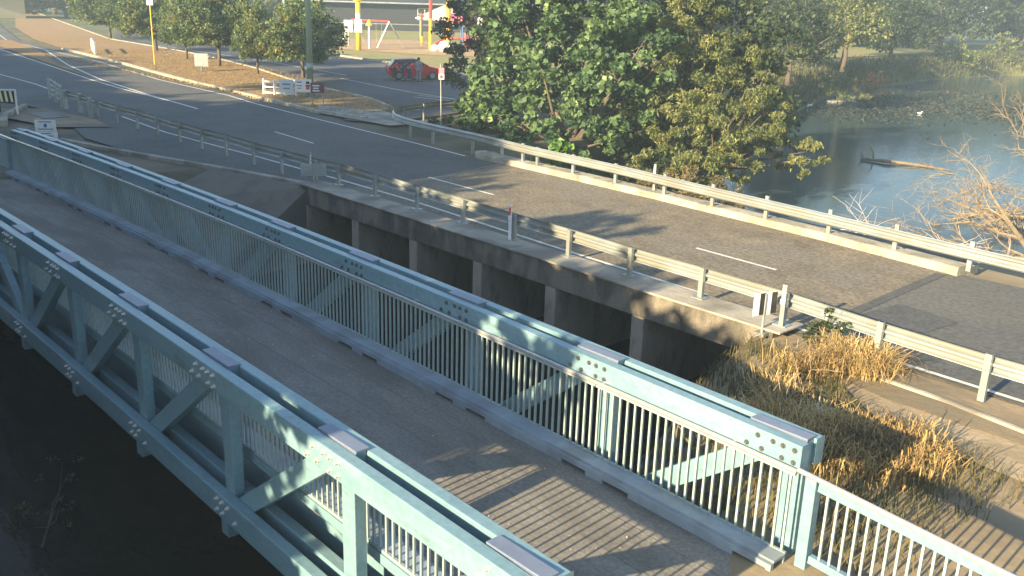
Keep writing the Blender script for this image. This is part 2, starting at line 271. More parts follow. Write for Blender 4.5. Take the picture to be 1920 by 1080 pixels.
sheet('park_lawn_by_lake',[(-48,58),(-40,62),(-46,73),(-50.5,84),(-56,98),(-70,100),(-66,70)],.045,lawn)
sheet('drain_apron',[(-51.5,15.3),(-46.3,15.9),(-43.5,15.6),(-44.6,13.6),(-49.2,12.6),(-52.5,13.2)],.05,soil)
MB().box(-49.9,-47.6,14.0,15.2,.03,.075).build('drain_pit',black); struct(bpy.data.objects['drain_pit'])
kerb('drain_kerb',[(-52.5,14.6),(-49,12.7),(-46.6,12.0)],.3,.2); kerb('shoulder_kerb',[(-41,12.6),(-36,13.8),(-31,15.2),(-27.2,16.1)],.25,.08,conc)
sheet('gravel_shoulder',[(-2,14.6),(-2,16.1),(-6.7,16.1),(-9.2,16.2),(-8.9,15.2),(-6.4,14.6)],-.005,soil)
kerb('gutter_edge',[(10,14.2),(-2,14.7),(-5.6,15.3),(-7.4,15.4)],.16,.01,conc)
sheet('sandy_strip',[(-7.6,14.95),(-6.2,13.8),(-4.9,13.5),(-3,13.3),(3,13.0),(3,14.4),(-2,14.6),(-5.6,15.2),(-7.4,15.3)],-.02,mat('pale_sand',(.30,.235,.15),(.38,.30,.20),1.5,.95,bump=.5,detail=12,c3=(.24,.19,.12),scale3=.8))
# concrete apron slab sloping into the river
ap=MB().raw([(-27.0,15.9,.03),(-31.8,14.8,.03),(-31.2,11.9,-.75),(-26.2,12.2,-2.1),(-27.0,15.9,-4),(-31.8,14.8,-4),(-31.2,11.9,-4),(-26.2,12.2,-4)],[(0,1,2),(0,2,3),(1,5,6,2),(2,6,7,3),(3,7,4,0)]).build('concrete_apron',mat('apron_concrete',(.10,.09,.075),(.15,.135,.11),1.5,.95,bump=.5,detail=12,spot=((.06,.065,.04),1.5,.55,(1,1,1)))); struct(ap)

# ------------------------------------------------------------------ culvert
pierm=mat('brown_stained_concrete',(.22,.18,.145),(.33,.28,.23),1.2,.95,bump=.5,detail=12,stretch=(1,1,.4),spot=((.06,.055,.045),2,.52,(1,1,.4)))
cu=empty('road_culvert',(-18,16,0),'long mossy concrete culvert with square openings carrying the road over the creek','culvert')
def off(mb,o): 
    mb.v=[(x-o[0],y-o[1],z-o[2]) for x,y,z in mb.v]; return mb
CO=(-18,16,0)
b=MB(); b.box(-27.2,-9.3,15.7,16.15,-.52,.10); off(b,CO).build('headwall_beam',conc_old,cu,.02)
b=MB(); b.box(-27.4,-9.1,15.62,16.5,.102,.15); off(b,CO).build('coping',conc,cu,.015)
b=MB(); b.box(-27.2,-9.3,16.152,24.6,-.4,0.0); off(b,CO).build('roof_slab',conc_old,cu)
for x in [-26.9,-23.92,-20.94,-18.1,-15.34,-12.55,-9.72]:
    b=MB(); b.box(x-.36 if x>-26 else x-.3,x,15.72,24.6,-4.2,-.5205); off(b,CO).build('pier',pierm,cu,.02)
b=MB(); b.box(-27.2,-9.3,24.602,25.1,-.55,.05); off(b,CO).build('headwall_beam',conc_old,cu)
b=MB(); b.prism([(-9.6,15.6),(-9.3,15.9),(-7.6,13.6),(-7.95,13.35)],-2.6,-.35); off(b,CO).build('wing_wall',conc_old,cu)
pk=MB().sweep([(-.45,-.05),(-.45,.2),(-.40,.23),(.05,.23),(.08,.16),(.45,.15),(.45,-.3)],[(-28.6,24.9,0),(-27.5,24.7,0),(-23,24.65,0),(-19,24.45,0),(-13,24.05,0),(-8.8,23.55,0)],True).build('concrete_kerb_wall',conc_kerb,None,.02)
tag(pk,'low weathered concrete kerb under the lake side guardrail','kerb')
for i,x in enumerate([-25.3,-21.1,-16.9,-12.8]):
    pass

# ------------------------------------------------------------------ truss bridge
BR=empty('truss_bridge',(-19.87,7,0),'pale teal single lane truss bridge with slatted side barriers over the creek','bridge')
BO=(-19.87,7,0); XM=-19.87; A=4.9007; B=9.1641; WT=.158
def cz(x): return -.000745*(x-XM)**2
XE=[XM-15.0+i*1.0 for i in range(31)]
def long(mb,y0,y1,z0,z1,x0=-34.87,x1=-4.87,n=15):   # cambered longitudinal bar
    path=[(x0+(x1-x0)*i/n,0,cz(x0+(x1-x0)*i/n)) for i in range(n+1)]
    return mb.sweep([(y0,z0),(y0,z1),(y1,z1),(y1,z0)],path,True)
def bp(mb,name,m,par=None,bev=0): return off(mb,BO).build(name,m,par or BR,bev)
posts=[XM+k*2.965 for k in range(-5,6)]
def barr(mb,p,q,w,d,yc):  # bar in xz plane with width w, depth d (y)
    p=Vector((p[0],yc,p[1]));q=Vector((q[0],yc,q[1])); return mb.bar(p,q,d,w,(0,0,1)) if False else _bar(mb,p,q,w,d)
def _bar(mb,p,q,w,d):
    t=(q-p).normalized(); n=Vector((-t.z,0,t.x)); P=[]
    for s in (p,q):
        for i,j in((-1,-1),(1,-1),(1,1),(-1,1)): P.append(s+n*i*w/2+Vector((0,1,0))*j*d/2)
    return mb.raw(P,[(0,1,2,3),(7,6,5,4),(0,4,5,1),(1,5,6,2),(2,6,7,3),(3,7,4,0)])
BM={}
def bolt(par,x,y,z,side):
    if side not in BM:
        b=MB(); L=.05 if side=='near' else .03; b.tube([(0,.002,0),(0,-.012,0)],.034,8); b.tube([(0,-.012,0),(0,-L,0)],[.022,.018],6); o=b.build('bolt',boltm if side=='near' else boltd); BM[side]=o
    else: o=BM[side].copy(); COL.objects.link(o)
    o.parent=par; o.location=(x-BO[0],y-BO[1],z-BO[2])
for side,y0 in (('near',A),('far',B)):
    fy=-1 # outer face of first tube faces the camera
    for k in (0,1):
        ya=y0+k*2*WT
        tc=bp(long(MB(),ya,ya+WT,1.28,1.6),'top_chord',frp,None,.012)
        if k==0: topc=tc
        bc=bp(long(MB(),ya,ya+WT,-.62,-.26),'bottom_chord',frp,None,.012)
        if k==0: botc=bc
    yc=y0+WT*1.5
    for i,x in enumerate(posts):
        z=cz(x); b=MB(); b.box(x-.13,x+.13,yc-WT/2-.003+.005,yc+WT/2-.002,-.62+z,1.59+z); bp(b,'post',frp,None,.008)
    for i in range(10):
        right=i>=5; xl,xr=posts[i]+.13,posts[i+1]-.13
        p=(xl+.12,-.42+cz(xl)) ; q=(xr-.22,1.36+cz(xr))
        if not right: p=(xr-.12,-.42+cz(xr)); q=(xl+.22,1.36+cz(xl))
        b=MB(); barr(b,p,q,.27,WT-.012,yc); bp(b,'diagonal_brace',frp,None,.008)
    for i,x in enumerate(posts):
        z=cz(x); b=MB(); L=.36
        x1=x+.17 if x>XM else x+.6
        if i==10: x1=x+.13
        x0=x1-.78
        b.box(x0,x1,y0+WT+.01,y0+2*WT+.03,1.601+z,1.628+z); b.box(x0,x1,y0+WT+.004,y0+WT+.02,1.565+z,1.6005+z)
        bp(b,'cap_plate',frp_plate,None,.004)
        b=MB(); b.box(x0+.02,x1-.02,y0+WT+.0215,y0+2*WT-.003,1.3+z,1.598+z); bp(b,'spacer_block',frp)
    # bolts
    s=1 if side=='near' else 0
    for i,x in enumerate(posts):
        rt = x>XM+.1
        dg=[(-.42,1.52),(-.21,1.52),(-.56,1.37),(-.35,1.37)] if rt else [(.42,1.52),(.21,1.52),(.56,1.37),(.35,1.37)]
        if i in (0,): dg=dg
        po=[(-.075,1.52),(.08,1.52),(-.075,1.365),(.08,1.365)]
        for dx,dz in dg+po: bolt(topc,x+dx,y0,dz+cz(x+dx),side)
        if side=='near':
            for dx,dz in [(-.075,-.34),(.08,-.34),(-.075,-.5),(.08,-.5)]+([(.24,-.36),(.44,-.5)] if rt or i==5 else [(-.24,-.36),(-.44,-.5)]): bolt(botc,x+dx,y0,dz+cz(x),side)
    # slatted barrier on the deck side
    yb=B-.065 if side=='far' else A+.474+.065
    sgn=-1 if side=='far' else 1
    hr=MB(); path=[(x,yb,cz(x)+1.31) for x in XE]
    if side=='far': path+= [(-4.0,yb,cz(-4.87)+1.31-.045),(-2.0,yb,cz(-4.87)+1.31-.19)]; hr.tube(path[:31],.032,8)
    else: hr.tube(path,.022,8)
    bp(hr,'handrail',railm)
    def panel(xa,xb,n):
        b=MB(); zf=lambda x: cz(x)
        for j in range(n):
            x=xa+(xb-xa)*(j+.5)/n; b.box(x-.014,x+.014,yb-.014,yb+.014,.24+zf(x),1.28+zf(x))
        for z0,z1,hw in((.205,.245,.02),(1.255,1.285,.02)):
            b.sweep([(-hw,z0),(-hw,z1),(hw,z1),(hw,z0)],[(xa+.01,yb,zf(xa)),(xb-.01,yb,zf(xb))],True)
        return bp(b,'balustrade_panel',balm)
    ed=[-34.87]+posts[1:-1]+[-4.87]
    for i in range(10): panel(ed[i],ed[i+1],24)
    for x in ([-31.5+2.15*j for j in range(13)]):
        b=MB(); b.box(x-.02,x+.02,min(yb-sgn*.02,yb-sgn*.075),max(yb-sgn*.02,yb-sgn*.075),1.27+cz(x),1.30+cz(x)); 
        if side=='far': b.bar((x-.06,yb+.03,1.345+cz(x)),(x+.06,yb+.09,1.365+cz(x)),.03,.02)
        bp(b,'rail_bracket',balm)
    # kerb channel with drainage slots
    ky0,ky1=(8.78,9.08) if side=='far' else (5.46,5.76)
    kf=MB()
    long(kf,ky0+.06 if side=='far' else ky0,ky1 if side=='far' else ky1-.06,.2,.235); long(kf,ky0 if side=='far' else ky1-.06,ky0+.06 if side=='far' else ky1,.135,.205)
    slots=[]
    x=-34.4
    while x<-5.2:
        slots.append((x,x+.46)); x+= .78 if len(slots)%2 else 2.12
    pts=[-34.87]
    for a_,b_ in slots: pts+= [a_,b_]
    pts.append(-4.87)
    for j in range(0,len(pts),2):
        yy=(ky0,ky0+.05) if side=='far' else (ky1-.05,ky1)
        long(kf,yy[0],yy[1],.05,.133,pts[j],pts[j+1],2)
    long(kf,(ky1-.03 if side=='far' else ky0),(ky1 if side=='far' else ky0+.03),.06,.198)
    bp(kf,'kerb_channel',frp_kerb)
dk=MB(); long(dk,5.5,9.05,-.06,.07); bp(dk,'deck',deckm)
for y in (6.35,7.0,7.65,8.3):
    s_=MB(); long(s_,y-.007,y+.007,.069,.0735); bp(s_,'deck_seam',seam)
for x in posts:
    b=MB(); b.box(x-.1,x+.1,A+.05,B+.42,-.9+cz(x),-.63+cz(x)); bp(b,'floor_beam',frp)
for y in (5.7,6.5,7.3,8.1,8.9):
    b=MB(); long(b,y-.06,y+.06,-.62,-.065); bp(b,'stringer',frp)
b=MB(); long(b,5.40,5.46,.07,.2); bp(b,'edge_beam',frp)
b=MB(); long(b,5.36,5.44,-.6,-.36); bp(b,'edge_beam',frp)
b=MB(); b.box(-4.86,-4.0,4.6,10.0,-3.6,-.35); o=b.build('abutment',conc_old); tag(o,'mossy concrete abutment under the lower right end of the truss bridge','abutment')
# deck, kerbs and fences carried on past the left end of the trusses
zl=cz(-34.87)
sl2=MB().raw([(-60,5.3,-.05),(-34.88,5.3,.068+zl),(-34.88,9.4,.068+zl),(-60,9.4,-.05),(-60,5.3,-.7),(-34.88,5.3,-.7),(-34.88,9.4,-.7),(-60,9.4,-.7)],[(0,1,2,3),(0,4,5,1),(1,5,6,2),(2,6,7,3),(3,7,4,0)]).build('approach_slab_far',deckm); struct(sl2)
for yy,lab in ((9.1,'slatted fence continuing left from the far end of the farther truss'),(5.45,'slatted fence continuing left from the far end of the nearer truss')):
    ff=empty('approach_fence',(-34.9,yy,0),lab,'fence'); 
    def zz(x): return zl+(x+34.87)*.005
    b=MB(); b.tube([(-34.88,yy,zz(-34.88)+1.31),(-43,yy,zz(-43)+1.31)],.032,8); off(b,(-34.9,yy,0)).build('handrail',railm,ff)
    for k in range(4):
        b=MB().box(-35.05-2.6*k-.06,-35.05-2.6*k+.06,yy-.06,yy+.06,-.3,zz(-35)+1.26); off(b,(-34.9,yy,0)).build('fence_post',frp,ff)
    for z_ in (.2,1.2): b=MB().bar((-34.95,yy,zz(-35)+z_),(-42.9,yy,zz(-43)+z_),.04,.05); off(b,(-34.9,yy,0)).build('rail',frp,ff)
    b=MB()
    for k in range(64): b.box(-35.2-.12*k-.012,-35.2-.12*k+.012,yy-.012,yy+.012,zz(-39)+.2,zz(-39)+1.2)
    off(b,(-34.9,yy,0)).build('balustrade_panel',balm,ff)
# approach slab and approach fence at the right-hand end
zE=cz(-4.87)
sl_=MB().raw([(-4.85,5.2,.06+zE),(-4.85,9.3,.06+zE),(8,9.3,-.55),(8,5.2,-.55),(-4.85,5.2,-.5),(-4.85,9.3,-.5),(8,9.3,-1),(8,5.2,-1)],[(3,2,1,0),(1,2,6,5),(0,4,7,3),(0,1,5,4)]).build('approach_slab',deckm); struct(sl_)
fe=empty('approach_fence',(-4.75,9.1,0),'pale teal slatted fence with bright top rail continuing from the bridge end','fence')
FO=(-4.75,9.1,0)
def zt(x): return 1.14-.072*(x+4.8)
b=MB(); b.tube([(-4.86,9.1,zt(-4.86)+.03),(6,9.1,zt(6)+.03)],.032,8); off(b,FO).build('handrail',railm,fe)
b=MB().bar((-4.62,9.19,zt(-4.62)-.09),(6,9.19,zt(6)-.09),.06,.13); off(b,FO).build('top_rail',frp,fe,.006)
b=MB().bar((-4.62,9.19,zt(-4.62)-1.04),(6,9.19,zt(6)-1.04),.08,.1); off(b,FO).build('bottom_rail',frp,fe,.006)
for k in range(4):
    x=-4.70+2.15*k; b=MB().box(x-.07,x+.07,9.12,9.26,zt(x)-1.7,zt(x)-.02); off(b,FO).build('fence_post',frp,fe,.006)
for k in range(84):
    x=-4.50+.125*k
    if min(abs(x+4.70-2.15*j) for j in range(5))<.09: continue
    b=MB().box(x-.014,x+.014,9.176,9.204,zt(x)-1.0,zt(x)-.155); off(b,FO).build('baluster',balm,fe)
# ------------------------------------------------------------------ guardrails
WP=[(0,-.155),(.01,-.14),(.055,-.125),(.08,-.105),(.08,-.07),(.055,-.05),(.005,-.025),(0,0),(.005,.025),(.055,.05),(.08,.07),(.08,.105),(.055,.125),(.01,.14),(0,.155)]
def wbeam(mb,path,flip=False):
    s=-1 if flip else 1; p=[(s*a,z) for a,z in WP]; q=[(s*(a-.004),z) for a,z in WP[::-1]]
    return mb.sweep(p+q,path,True)
def gpost(mb,x,y,z0,z1):   # C channel
    mb.box(x-.055,x+.055,y-.003,y+.003,z0,z1); mb.box(x-.055,x-.049,y+.0035,y+.08,z0,z1); mb.box(x+.049,x+.055,y+.0035,y+.08,z0,z1); return mb
ng=empty('guardrail',(-20,16.4,0),'long dented steel guardrail on slender posts on the bridge side of the road','guardrail'); NO=(-20,16.4,0)
npst=[(-47.3,16.35),(-44.7,16.3),(-42.6,16.4),(-40.2,16.32),(-38,16.32),(-35.9,16.3),(-33.8,16.3),(-31.6,16.28),(-29.5,16.25),(-27.4,16.35),(-26.25,16.5),(-24.1,16.45),(-21.9,16.42),(-19.75,16.4),(-17.6,16.35),(-15.55,16.3),(-13.5,16.22),(-11.45,16.18),(-9.35,16.05),(-7.25,15.8),(-5.3,15.7),(-3.3,15.65),(-1.3,15.6),(.7,15.55)]
path=[(x,y+.12+random.uniform(-.02,.02),.66+random.uniform(-.02,.02)+(.04 if x<-20 else 0)) for x,y in npst]
rb=MB(); wbeam(rb,path); off(rb,NO).build('rail',galv,ng)
for x,y in npst:
    b=MB(); top=.86 if x>-9 else .82; tilt=random.uniform(-.02,.02); gpost(b,0,0,.02,top); b.v=[(vx+x+tilt*vz,vy+y,vz) for vx,vy,vz in b.v]
    if -27<x<-9: b.box(x-.15,x+.15,y-.1,y+.14,.151,.17)
    off(b,NO).build('post',galv,ng)
fg=empty('guardrail',(-20,24,0),'bright steel guardrail curving round beside the lake and the big trees','guardrail'); GO=(-20,24,0)
fpath=[(-37.2,36.5,.72),(-38.4,34,.72),(-38.8,32.1,.72),(-38.9,30.6,.72),(-38.6,29.1,.72),(-38.0,27.8,.74),(-36.9,26.4,.76),(-35.3,25.4,.77),(-33.4,24.9,.78),(-31,24.6,.8),(-28.3,24.4,.8),(-25,24.05,.79),(-21,23.95,.76),(-16.8,23.65,.72),(-12.7,23.4,.68),(-8.7,23.05,.65),(-4,22.8,.62),(2,22.5,.6)]
# smooth
def cr(P,n=5):
    out=[]
    for i in range(len(P)-1):
        p=[np.array(P[max(0,min(len(P)-1,i+k))]) for k in (-1,0,1,2)]
        for j in range(n):
            t=j/n; out.append(tuple(.5*((2*p[1])+(p[2]-p[0])*t+(2*p[0]-5*p[1]+4*p[2]-p[3])*t*t+(3*p[1]-p[0]-3*p[2]+p[3])*t**3)))
    out.append(P[-1]); return out
rb=MB(); wbeam(rb,cr(fpath),True); off(rb,GO).build('rail',galv,fg)
for x,y,z in [(-38.6,33,0),(-38.6,29.4,0),(-37.6,27.4,0),(-34.1,25.2,0),(-32.2,25.0,0),(-29.2,24.7,0),(-27.3,24.6,.2),(-26.0,24.5,.2),(-25,24.3,.2),(-23.1,24.25,.2),(-21,24.15,.2),(-18.8,24.05,.2),(-16.8,23.9,.2),(-14.8,23.77,.2),(-12.7,23.64,.2),(-10.7,23.45,.2),(-8.7,23.25,.15),(-6.7,23.15,0),(-4.6,23.05,0)]:
    b=MB(); gpost(b,0,0,z,.9 if z>0.1 else .84); b.v=[(vx+x,vy+y+.02,vz) for vx,vy,vz in b.v]; off(b,GO).build('post',galv,fg)
# short broken guardrail pieces at far left with white terminal ends
tl=empty('guardrail_end',(-49,16.3,0),'guardrail end of three stout posts with short bright rail pieces in the sun','guardrail'); TO=(-49,16.3,0)
for x,y in [(-51.1,16.2),(-49.3,16.3),(-47.35,16.1)]:
    b=MB().box(x-.1,x+.1,y-.12,y+.05,0,.96); off(b,TO).build('post',galv,tl)
b=MB(); wbeam(b,[(-51.3,16.22,.78),(-47.5,16.3,.74)]); off(b,TO).build('rail',galv,tl)
br_=empty('shaded_barrier',(-53,16.6,0),'grey slatted barrier standing in shade beside the road at far left','barrier'); QO=(-53,16.6,0)
for x,y in [(-56.2,17.0),(-54.3,16.7),(-52.2,16.3)]:
    b=MB().box(x-.08,x+.08,y-.06,y+.06,0,1.1); off(b,QO).build('post',galv,br_)
for z in (.3,.55,.8,1.05):
    b=MB().bar((-55.6,16.9,z),(-52.1,16.35,z-.03),.04,.1); off(b,QO).build('slat',galv,br_)
# delineators
def delin(x,y,h,label,red=True):
    o=empty('road_delineator',(x,y,0),label,'road marker','delineator posts along the guardrails')
    MB().box(-.05,.05,-.012,.012,0,h).build('post',galv if not red else white,o,.01)
    MB().box(-.028,.028,-.024,-.013,h-.27,h-.07).build('reflector',redp if red else white,o)
    MB().box(-.052,.052,-.03,-.0125,h-.40,h-.30).build('reflector_band',white,o)
    return o
delin(-17.6,16.24,1.08,'white delineator post with red reflector at the middle of the near guardrail')
delin(-9.3,15.95,1.02,'grey leaning delineator post beside the striped hazard board',False)
delin(-19.4,24.3,1.1,'plain delineator post behind the lake side guardrail',False)
delin(-27.55,16.3,1.05,'pale delineator post in the shade beside the blank sign back',False)
# hazard board
hz=empty('hazard_marker',(-9.5,15.62,0),'black and white striped hazard board on a short post at the culvert corner','sign')
MB().tube([(0,0,-.1),(0,0,.86)],.03,8).build('post',galv,hz); MB().box(-.12,.12,-.12,.12,.0,.06).build('base_plate',galv,hz)
def hboard(parent,w,h,z,rz,nst,mw,mb_,sl=0):
    t=MB().box(-w/2,w/2,-.012,.0,z,z+h); c,s=math.cos(rz),math.sin(rz)
    def rot(q): q.v=[(x*c-y*s,x*s+y*c,zz) for x,y,zz in q.v]; return q
    rot(t).build('board',mw,parent)
    for k in range(nst):
        xa=-w/2+(2*k+1)*w/(2*nst); xb=xa+w/(2*nst)
        q=MB(); q.raw([(xa,-.015,z+.005),(xb,-.015,z+.005),(min(xb+sl,w/2),-.015,z+h-.005),(min(xa+sl,w/2),-.015,z+h-.005)],[(0,1,2,3)]); rot(q).build('stripe',mb_,parent)
hboard(hz,.56,.46,.42,R_(72),2,white,black,.0)
sb=empty('road_sign_back',(-27.15,16.15,0),'blank grey back of a low sign on a short post in the shade','sign')
MB().tube([(0,0,0),(0,0,.74)],.028,8).build('post',galv,sb); b=MB().box(-.42,.42,.02,.04,.33,.74); c,s=math.cos(R_(60)),math.sin(R_(60)); b.v=[(x*c-y*s,x*s+y*c,z) for x,y,z in b.v]; b.build('board',galv,sb)
for z in (.40,.66):
    b=MB().box(-.42,.42,.0,.019,z,z+.03); b.v=[(x*c-y*s,x*s+y*c,zz) for x,y,zz in b.v]; b.build('board_rib',galv,sb)
inf=empty('information_sign',(-41.7,12.3,0),'small white notice sign with grey writing behind the bridge rail','sign')
MB().tube([(0,.02,0),(0,.02,.7)],.03,8).build('post',galv,inf)
def face(par,w,h,z,rz,m,name='board',y=0,t=.02):
    b=MB().box(-w/2,w/2,y-t,y,z,z+h); c,s=math.cos(rz),math.sin(rz); b.v=[(x*c-yy*s,x*s+yy*c,zz) for x,yy,zz in b.v]; return b.build(name,m,par)
face(inf,.82,.46,.32,R_(55),white); face(inf,.88,.40,-.1,R_(55),white)
for zz,ww in ((.68,.5),(.38,.6),(.2,.4),(.1,.55),(.0,.4)): face(inf,ww,.045,zz,R_(55),greyc,'lettering',-.021,.003)
face(inf,.12,.14,.48,R_(55),blue,'symbol',-.021,.003)
ch=empty('striped_board',(-50.1,13.1,0),'white framed board with yellow and white slanted stripes at the left edge','sign')
for dx in(-.5,.5): MB().tube([(dx*math.cos(R_(55)),dx*math.sin(R_(55)),0),(dx*math.cos(R_(55)),dx*math.sin(R_(55)),1.22)],.05,6).build('post',white,ch)
face(ch,.98,.55,.62,R_(55),black)
for k in range(4):
    b=MB().raw([(-.42+k*.23,-.024,.64),(-.31+k*.23,-.024,.64),(-.36+k*.23,-.024,1.15),(-.47+k*.23,-.024,1.15)],[(0,1,2,3)]); c,s=math.cos(R_(55)),math.sin(R_(55)); b.v=[(x*c-y*s,x*s+y*c,z) for x,y,z in b.v]; b.build('stripe',mat('pale_yellow',(.8,.75,.45),(.75,.7,.4),5,.5),ch)
b=MB().bar((-.5*c,-.5*s,1.2),(.5*c,.5*s,1.2),.07,.07); b.build('top_bar',white,ch)
b=empty('square_sign',(-47.6,11.9,0),'dark back of a square sign below the striped board at the left edge','sign'); MB().tube([(0,0,0),(0,0,.8)],.03,8).build('post',galv,b); face(b,.7,.5,.5,R_(50),darkm)

# ------------------------------------------------------------------ foliage
def leaves(blobs,n,size,clump=.28,flat=.0,aspect=.6,shell=.55,droop=0.):
    C=[];S=[]
    vol=np.array([b_[3]**2.2 for b_ in blobs]); vol/=vol.sum()
    for b_,p in zip(blobs,vol):
        nn=max(20,int(n*p)); K=max(5,int(34*(b_[3]/2)**1.1)); d=rng.normal(size=(K,3)); d/=np.linalg.norm(d,axis=1)[:,None]
        rad=(shell+(1-shell)*rng.random(K)**.6)[:,None]; c=np.array(b_[:3])+d*rad*b_[3]*np.array([1,1,.9])
        idx=rng.integers(0,K,nn); cr_=b_[3]*clump*(.6+.8*rng.random(K))
        q=rng.normal(size=(nn,3)); q/=np.linalg.norm(q,axis=1)[:,None]; q*=(rng.random(nn)**.45)[:,None]*cr_[idx][:,None]; q[:,2]*=.7
        C.append(c[idx]+q); S.append(np.full(nn,size))
    C=np.concatenate(C); n=len(C); s=size*(.55+.9*rng.random(n))
    N=rng.normal(size=(n,3)); N[:,2]=np.abs(N[:,2])*(1+flat)+.2; N/=np.linalg.norm(N,axis=1)[:,None]
    T=rng.normal(size=(n,3)); T[:,2]-=droop; T-=(T*N).sum(1)[:,None]*N; T/=np.linalg.norm(T,axis=1)[:,None]; Bv=np.cross(N,T)
    a=(s*.5)[:,None]; w_=a*aspect
    V=np.stack([C-T*a,C+Bv*w_-T*a*.1,C+T*a,C-Bv*w_-T*a*.1],1).reshape(-1,3); F=np.arange(4*n).reshape(n,4)
    return V,F
def limbs(base,blobs,r,mb=None,hub=.35):
    mb=mb or MB(); top=Vector((sum(b_[0] for b_ in blobs)/len(blobs),sum(b_[1] for b_ in blobs)/len(blobs),0)); zt_=min(b_[2]-b_[3]*.55 for b_ in blobs)
    base=Vector(base); hubp=base.lerp(Vector((top.x,top.y,max(zt_,base.z+.6))),1.0); hubp.x=base.x+(top.x-base.x)*.4; hubp.y=base.y+(top.y-base.y)*.4
    mid=base.lerp(hubp,.5)+Vector((random.uniform(-.1,.1),random.uniform(-.1,.1),0))
    mb.tube([base,mid,hubp],[r*1.25,r,r*.85],8)
    for b_ in blobs:
        for k in range(2):
            e=Vector(b_[:3])+Vector((random.gauss(0,.4),random.gauss(0,.4),random.gauss(.1,.3)))*b_[3]
            m1=hubp.lerp(e,.5)+Vector((random.gauss(0,.15),random.gauss(0,.15),-.1*b_[3])); mb.tube([hubp,m1,e],[r*.6,r*.35,r*.08],5)
    return mb
def tree(name,label,base,blobs,n,size,lm,r=.14,group=None,cat='tree',**kw):
    t=empty(name,base,label,cat,group); B_=[(a-base[0],b_-base[1],c-base[2],d) for a,b_,c,d in blobs]
    limbs((0,0,-.2),B_,r).build('trunk',bark,t,smooth=True)
    V,F=leaves(B_,n,size,**kw); npmesh('crown',V,F,lm,t); return t
lm_big=leafmat('broad_bright_leaves',[(.018,.042,.025),(.05,.10,.045),(.13,.21,.085),(.22,.30,.12)],.3,.45)
lm_olive=leafmat('olive_narrow_leaves',[(.04,.065,.03),(.10,.13,.045),(.20,.22,.075),(.32,.30,.11)],.3)
lm_dark=leafmat('dark_leaves',[(.015,.03,.018),(.03,.05,.025),(.055,.08,.035),(.10,.12,.045)],.25)
lm_street=leafmat('street_tree_leaves',[(.04,.075,.035),(.085,.135,.05),(.16,.20,.07),(.30,.26,.07)],.3)
lm_brown=leafmat('browning_leaves',[(.12,.07,.03),(.2,.12,.05),(.3,.2,.08)],.2)
lm_yel=leafmat('yellow_flowers',[(.6,.45,.02),(.7,.55,.05)],.3)
lm_block=leafmat('bank_tree_leaves',[(.03,.05,.02),(.06,.09,.03)],.1)
# big lakeside trees
tree('broadleaf_tree','big tree with large bright heart shaped leaves behind the lake side guardrail',(-30.0,32.5,-1),
 [(-34.6,31.9,2.3,2.2),(-31.6,32.3,3.2,2.4),(-27.9,31.6,1.9,2.0),(-27.9,29.6,0.3,1.4),(-34.8,32.6,4.8,2.5),(-31.1,33.8,5.6,2.3),(-28.3,33.5,4.2,2.2),(-30.5,29.2,.4,1.5),(-33.2,30,.6,1.5),(-31,33,7.5,2.2),(-35.6,31,.6,1.5),(-34.6,30,-.2,1.2),(-31.8,29.2,-.4,1.2)],30000,.26,lm_big,.25,clump=.2,aspect=.85,shell=.7)
tree('willowy_tree','olive green willowy tree with drooping leaves leaning over the lake',(-26.2,36.5,-1.5),
 [(-26.7,35.8,2.8,2.0),(-25.1,37.0,1.7,2.0),(-24.3,38.3,1.0,1.5),(-24.0,33.2,0.6,1.6),(-27.4,36.0,4.9,1.9),(-25.7,38.8,3.5,1.6),(-23.0,34.6,-.1,1.3),(-22.9,31.6,-0.7,1.1),(-24.6,31,-.6,1.2),(-22.2,38,-.2,1.1),(-23.4,36.2,1.0,1.3),(-26,33.5,1.2,1.4)],52000,.2,lm_olive,.2,clump=.22,aspect=.28,droop=1.2,shell=.6)
tree('dark_bushy_tree','dark bushy tree between the car park and the large leaved tree',(-38.5,34.5,0),
 [(-40.7,34.5,2.5,1.8),(-41.4,35,4.5,2.1),(-38.3,33.6,0.9,1.5),(-35.6,31.8,0.5,1.4),(-38,35,4.5,2.3),(-37.5,34,2.4,1.9),(-39,35,7,2.2)],22000,.2,lm_dark,.2,clump=.26)
tree('brown_bush','browning twiggy bush hanging over the bank below the willowy tree',(-22.8,29.6,-1.6),[(-22.8,29.8,-.7,1.0),(-21.6,30.6,-1.0,.8),(-24,28.8,-.7,.9),(-20.8,31.4,-1.4,.7)],7000,.16,leafmat('brown_olive',[(.09,.08,.035),(.17,.14,.06),(.26,.19,.09)],.2),.07,cat='bush',aspect=.3)
tree('bright_bush','bright green large leaved shrub just behind the guardrail',(-26.0,26.6,-1.0),[(-25.9,26.8,.1,.75),(-25.1,27.0,-.2,.6),(-26.9,26.7,-.3,.65)],1500,.28,leafmat('bright_leaf',[(.07,.14,.03),(.13,.25,.05),(.2,.33,.08)],.3),.06,cat='bush',aspect=.8)
V,F=leaves([(-27.4,35.0,1.1,.22),(-26.5,34.6,.95,.28)],160,.14); tag(npmesh('yellow_flower_cluster',V,F,lm_yel),'cluster of bright yellow flowers on the olive lakeside tree','flowers')
V,F=leaves([(-31.5,28.2,-.7,.9),(-34,28.2,-.3,.9),(-29.6,27.4,-1.2,.8),(-36.2,28.6,-.2,.8),(-28.2,27.4,-1.3,.7),(-27.2,28.6,-1.6,.8),(-25.6,28.4,-1.7,.8),(-34.5,30,-.1,1.1),(-36.5,31,.1,1.1),(-21.5,26.6,-1.4,.6),(-23,27.2,-1.4,.7)],16000,.17)
tag(npmesh('undergrowth',V,F,lm_dark),'dark undergrowth on the bank under the lakeside trees','undergrowth',kind='stuff')
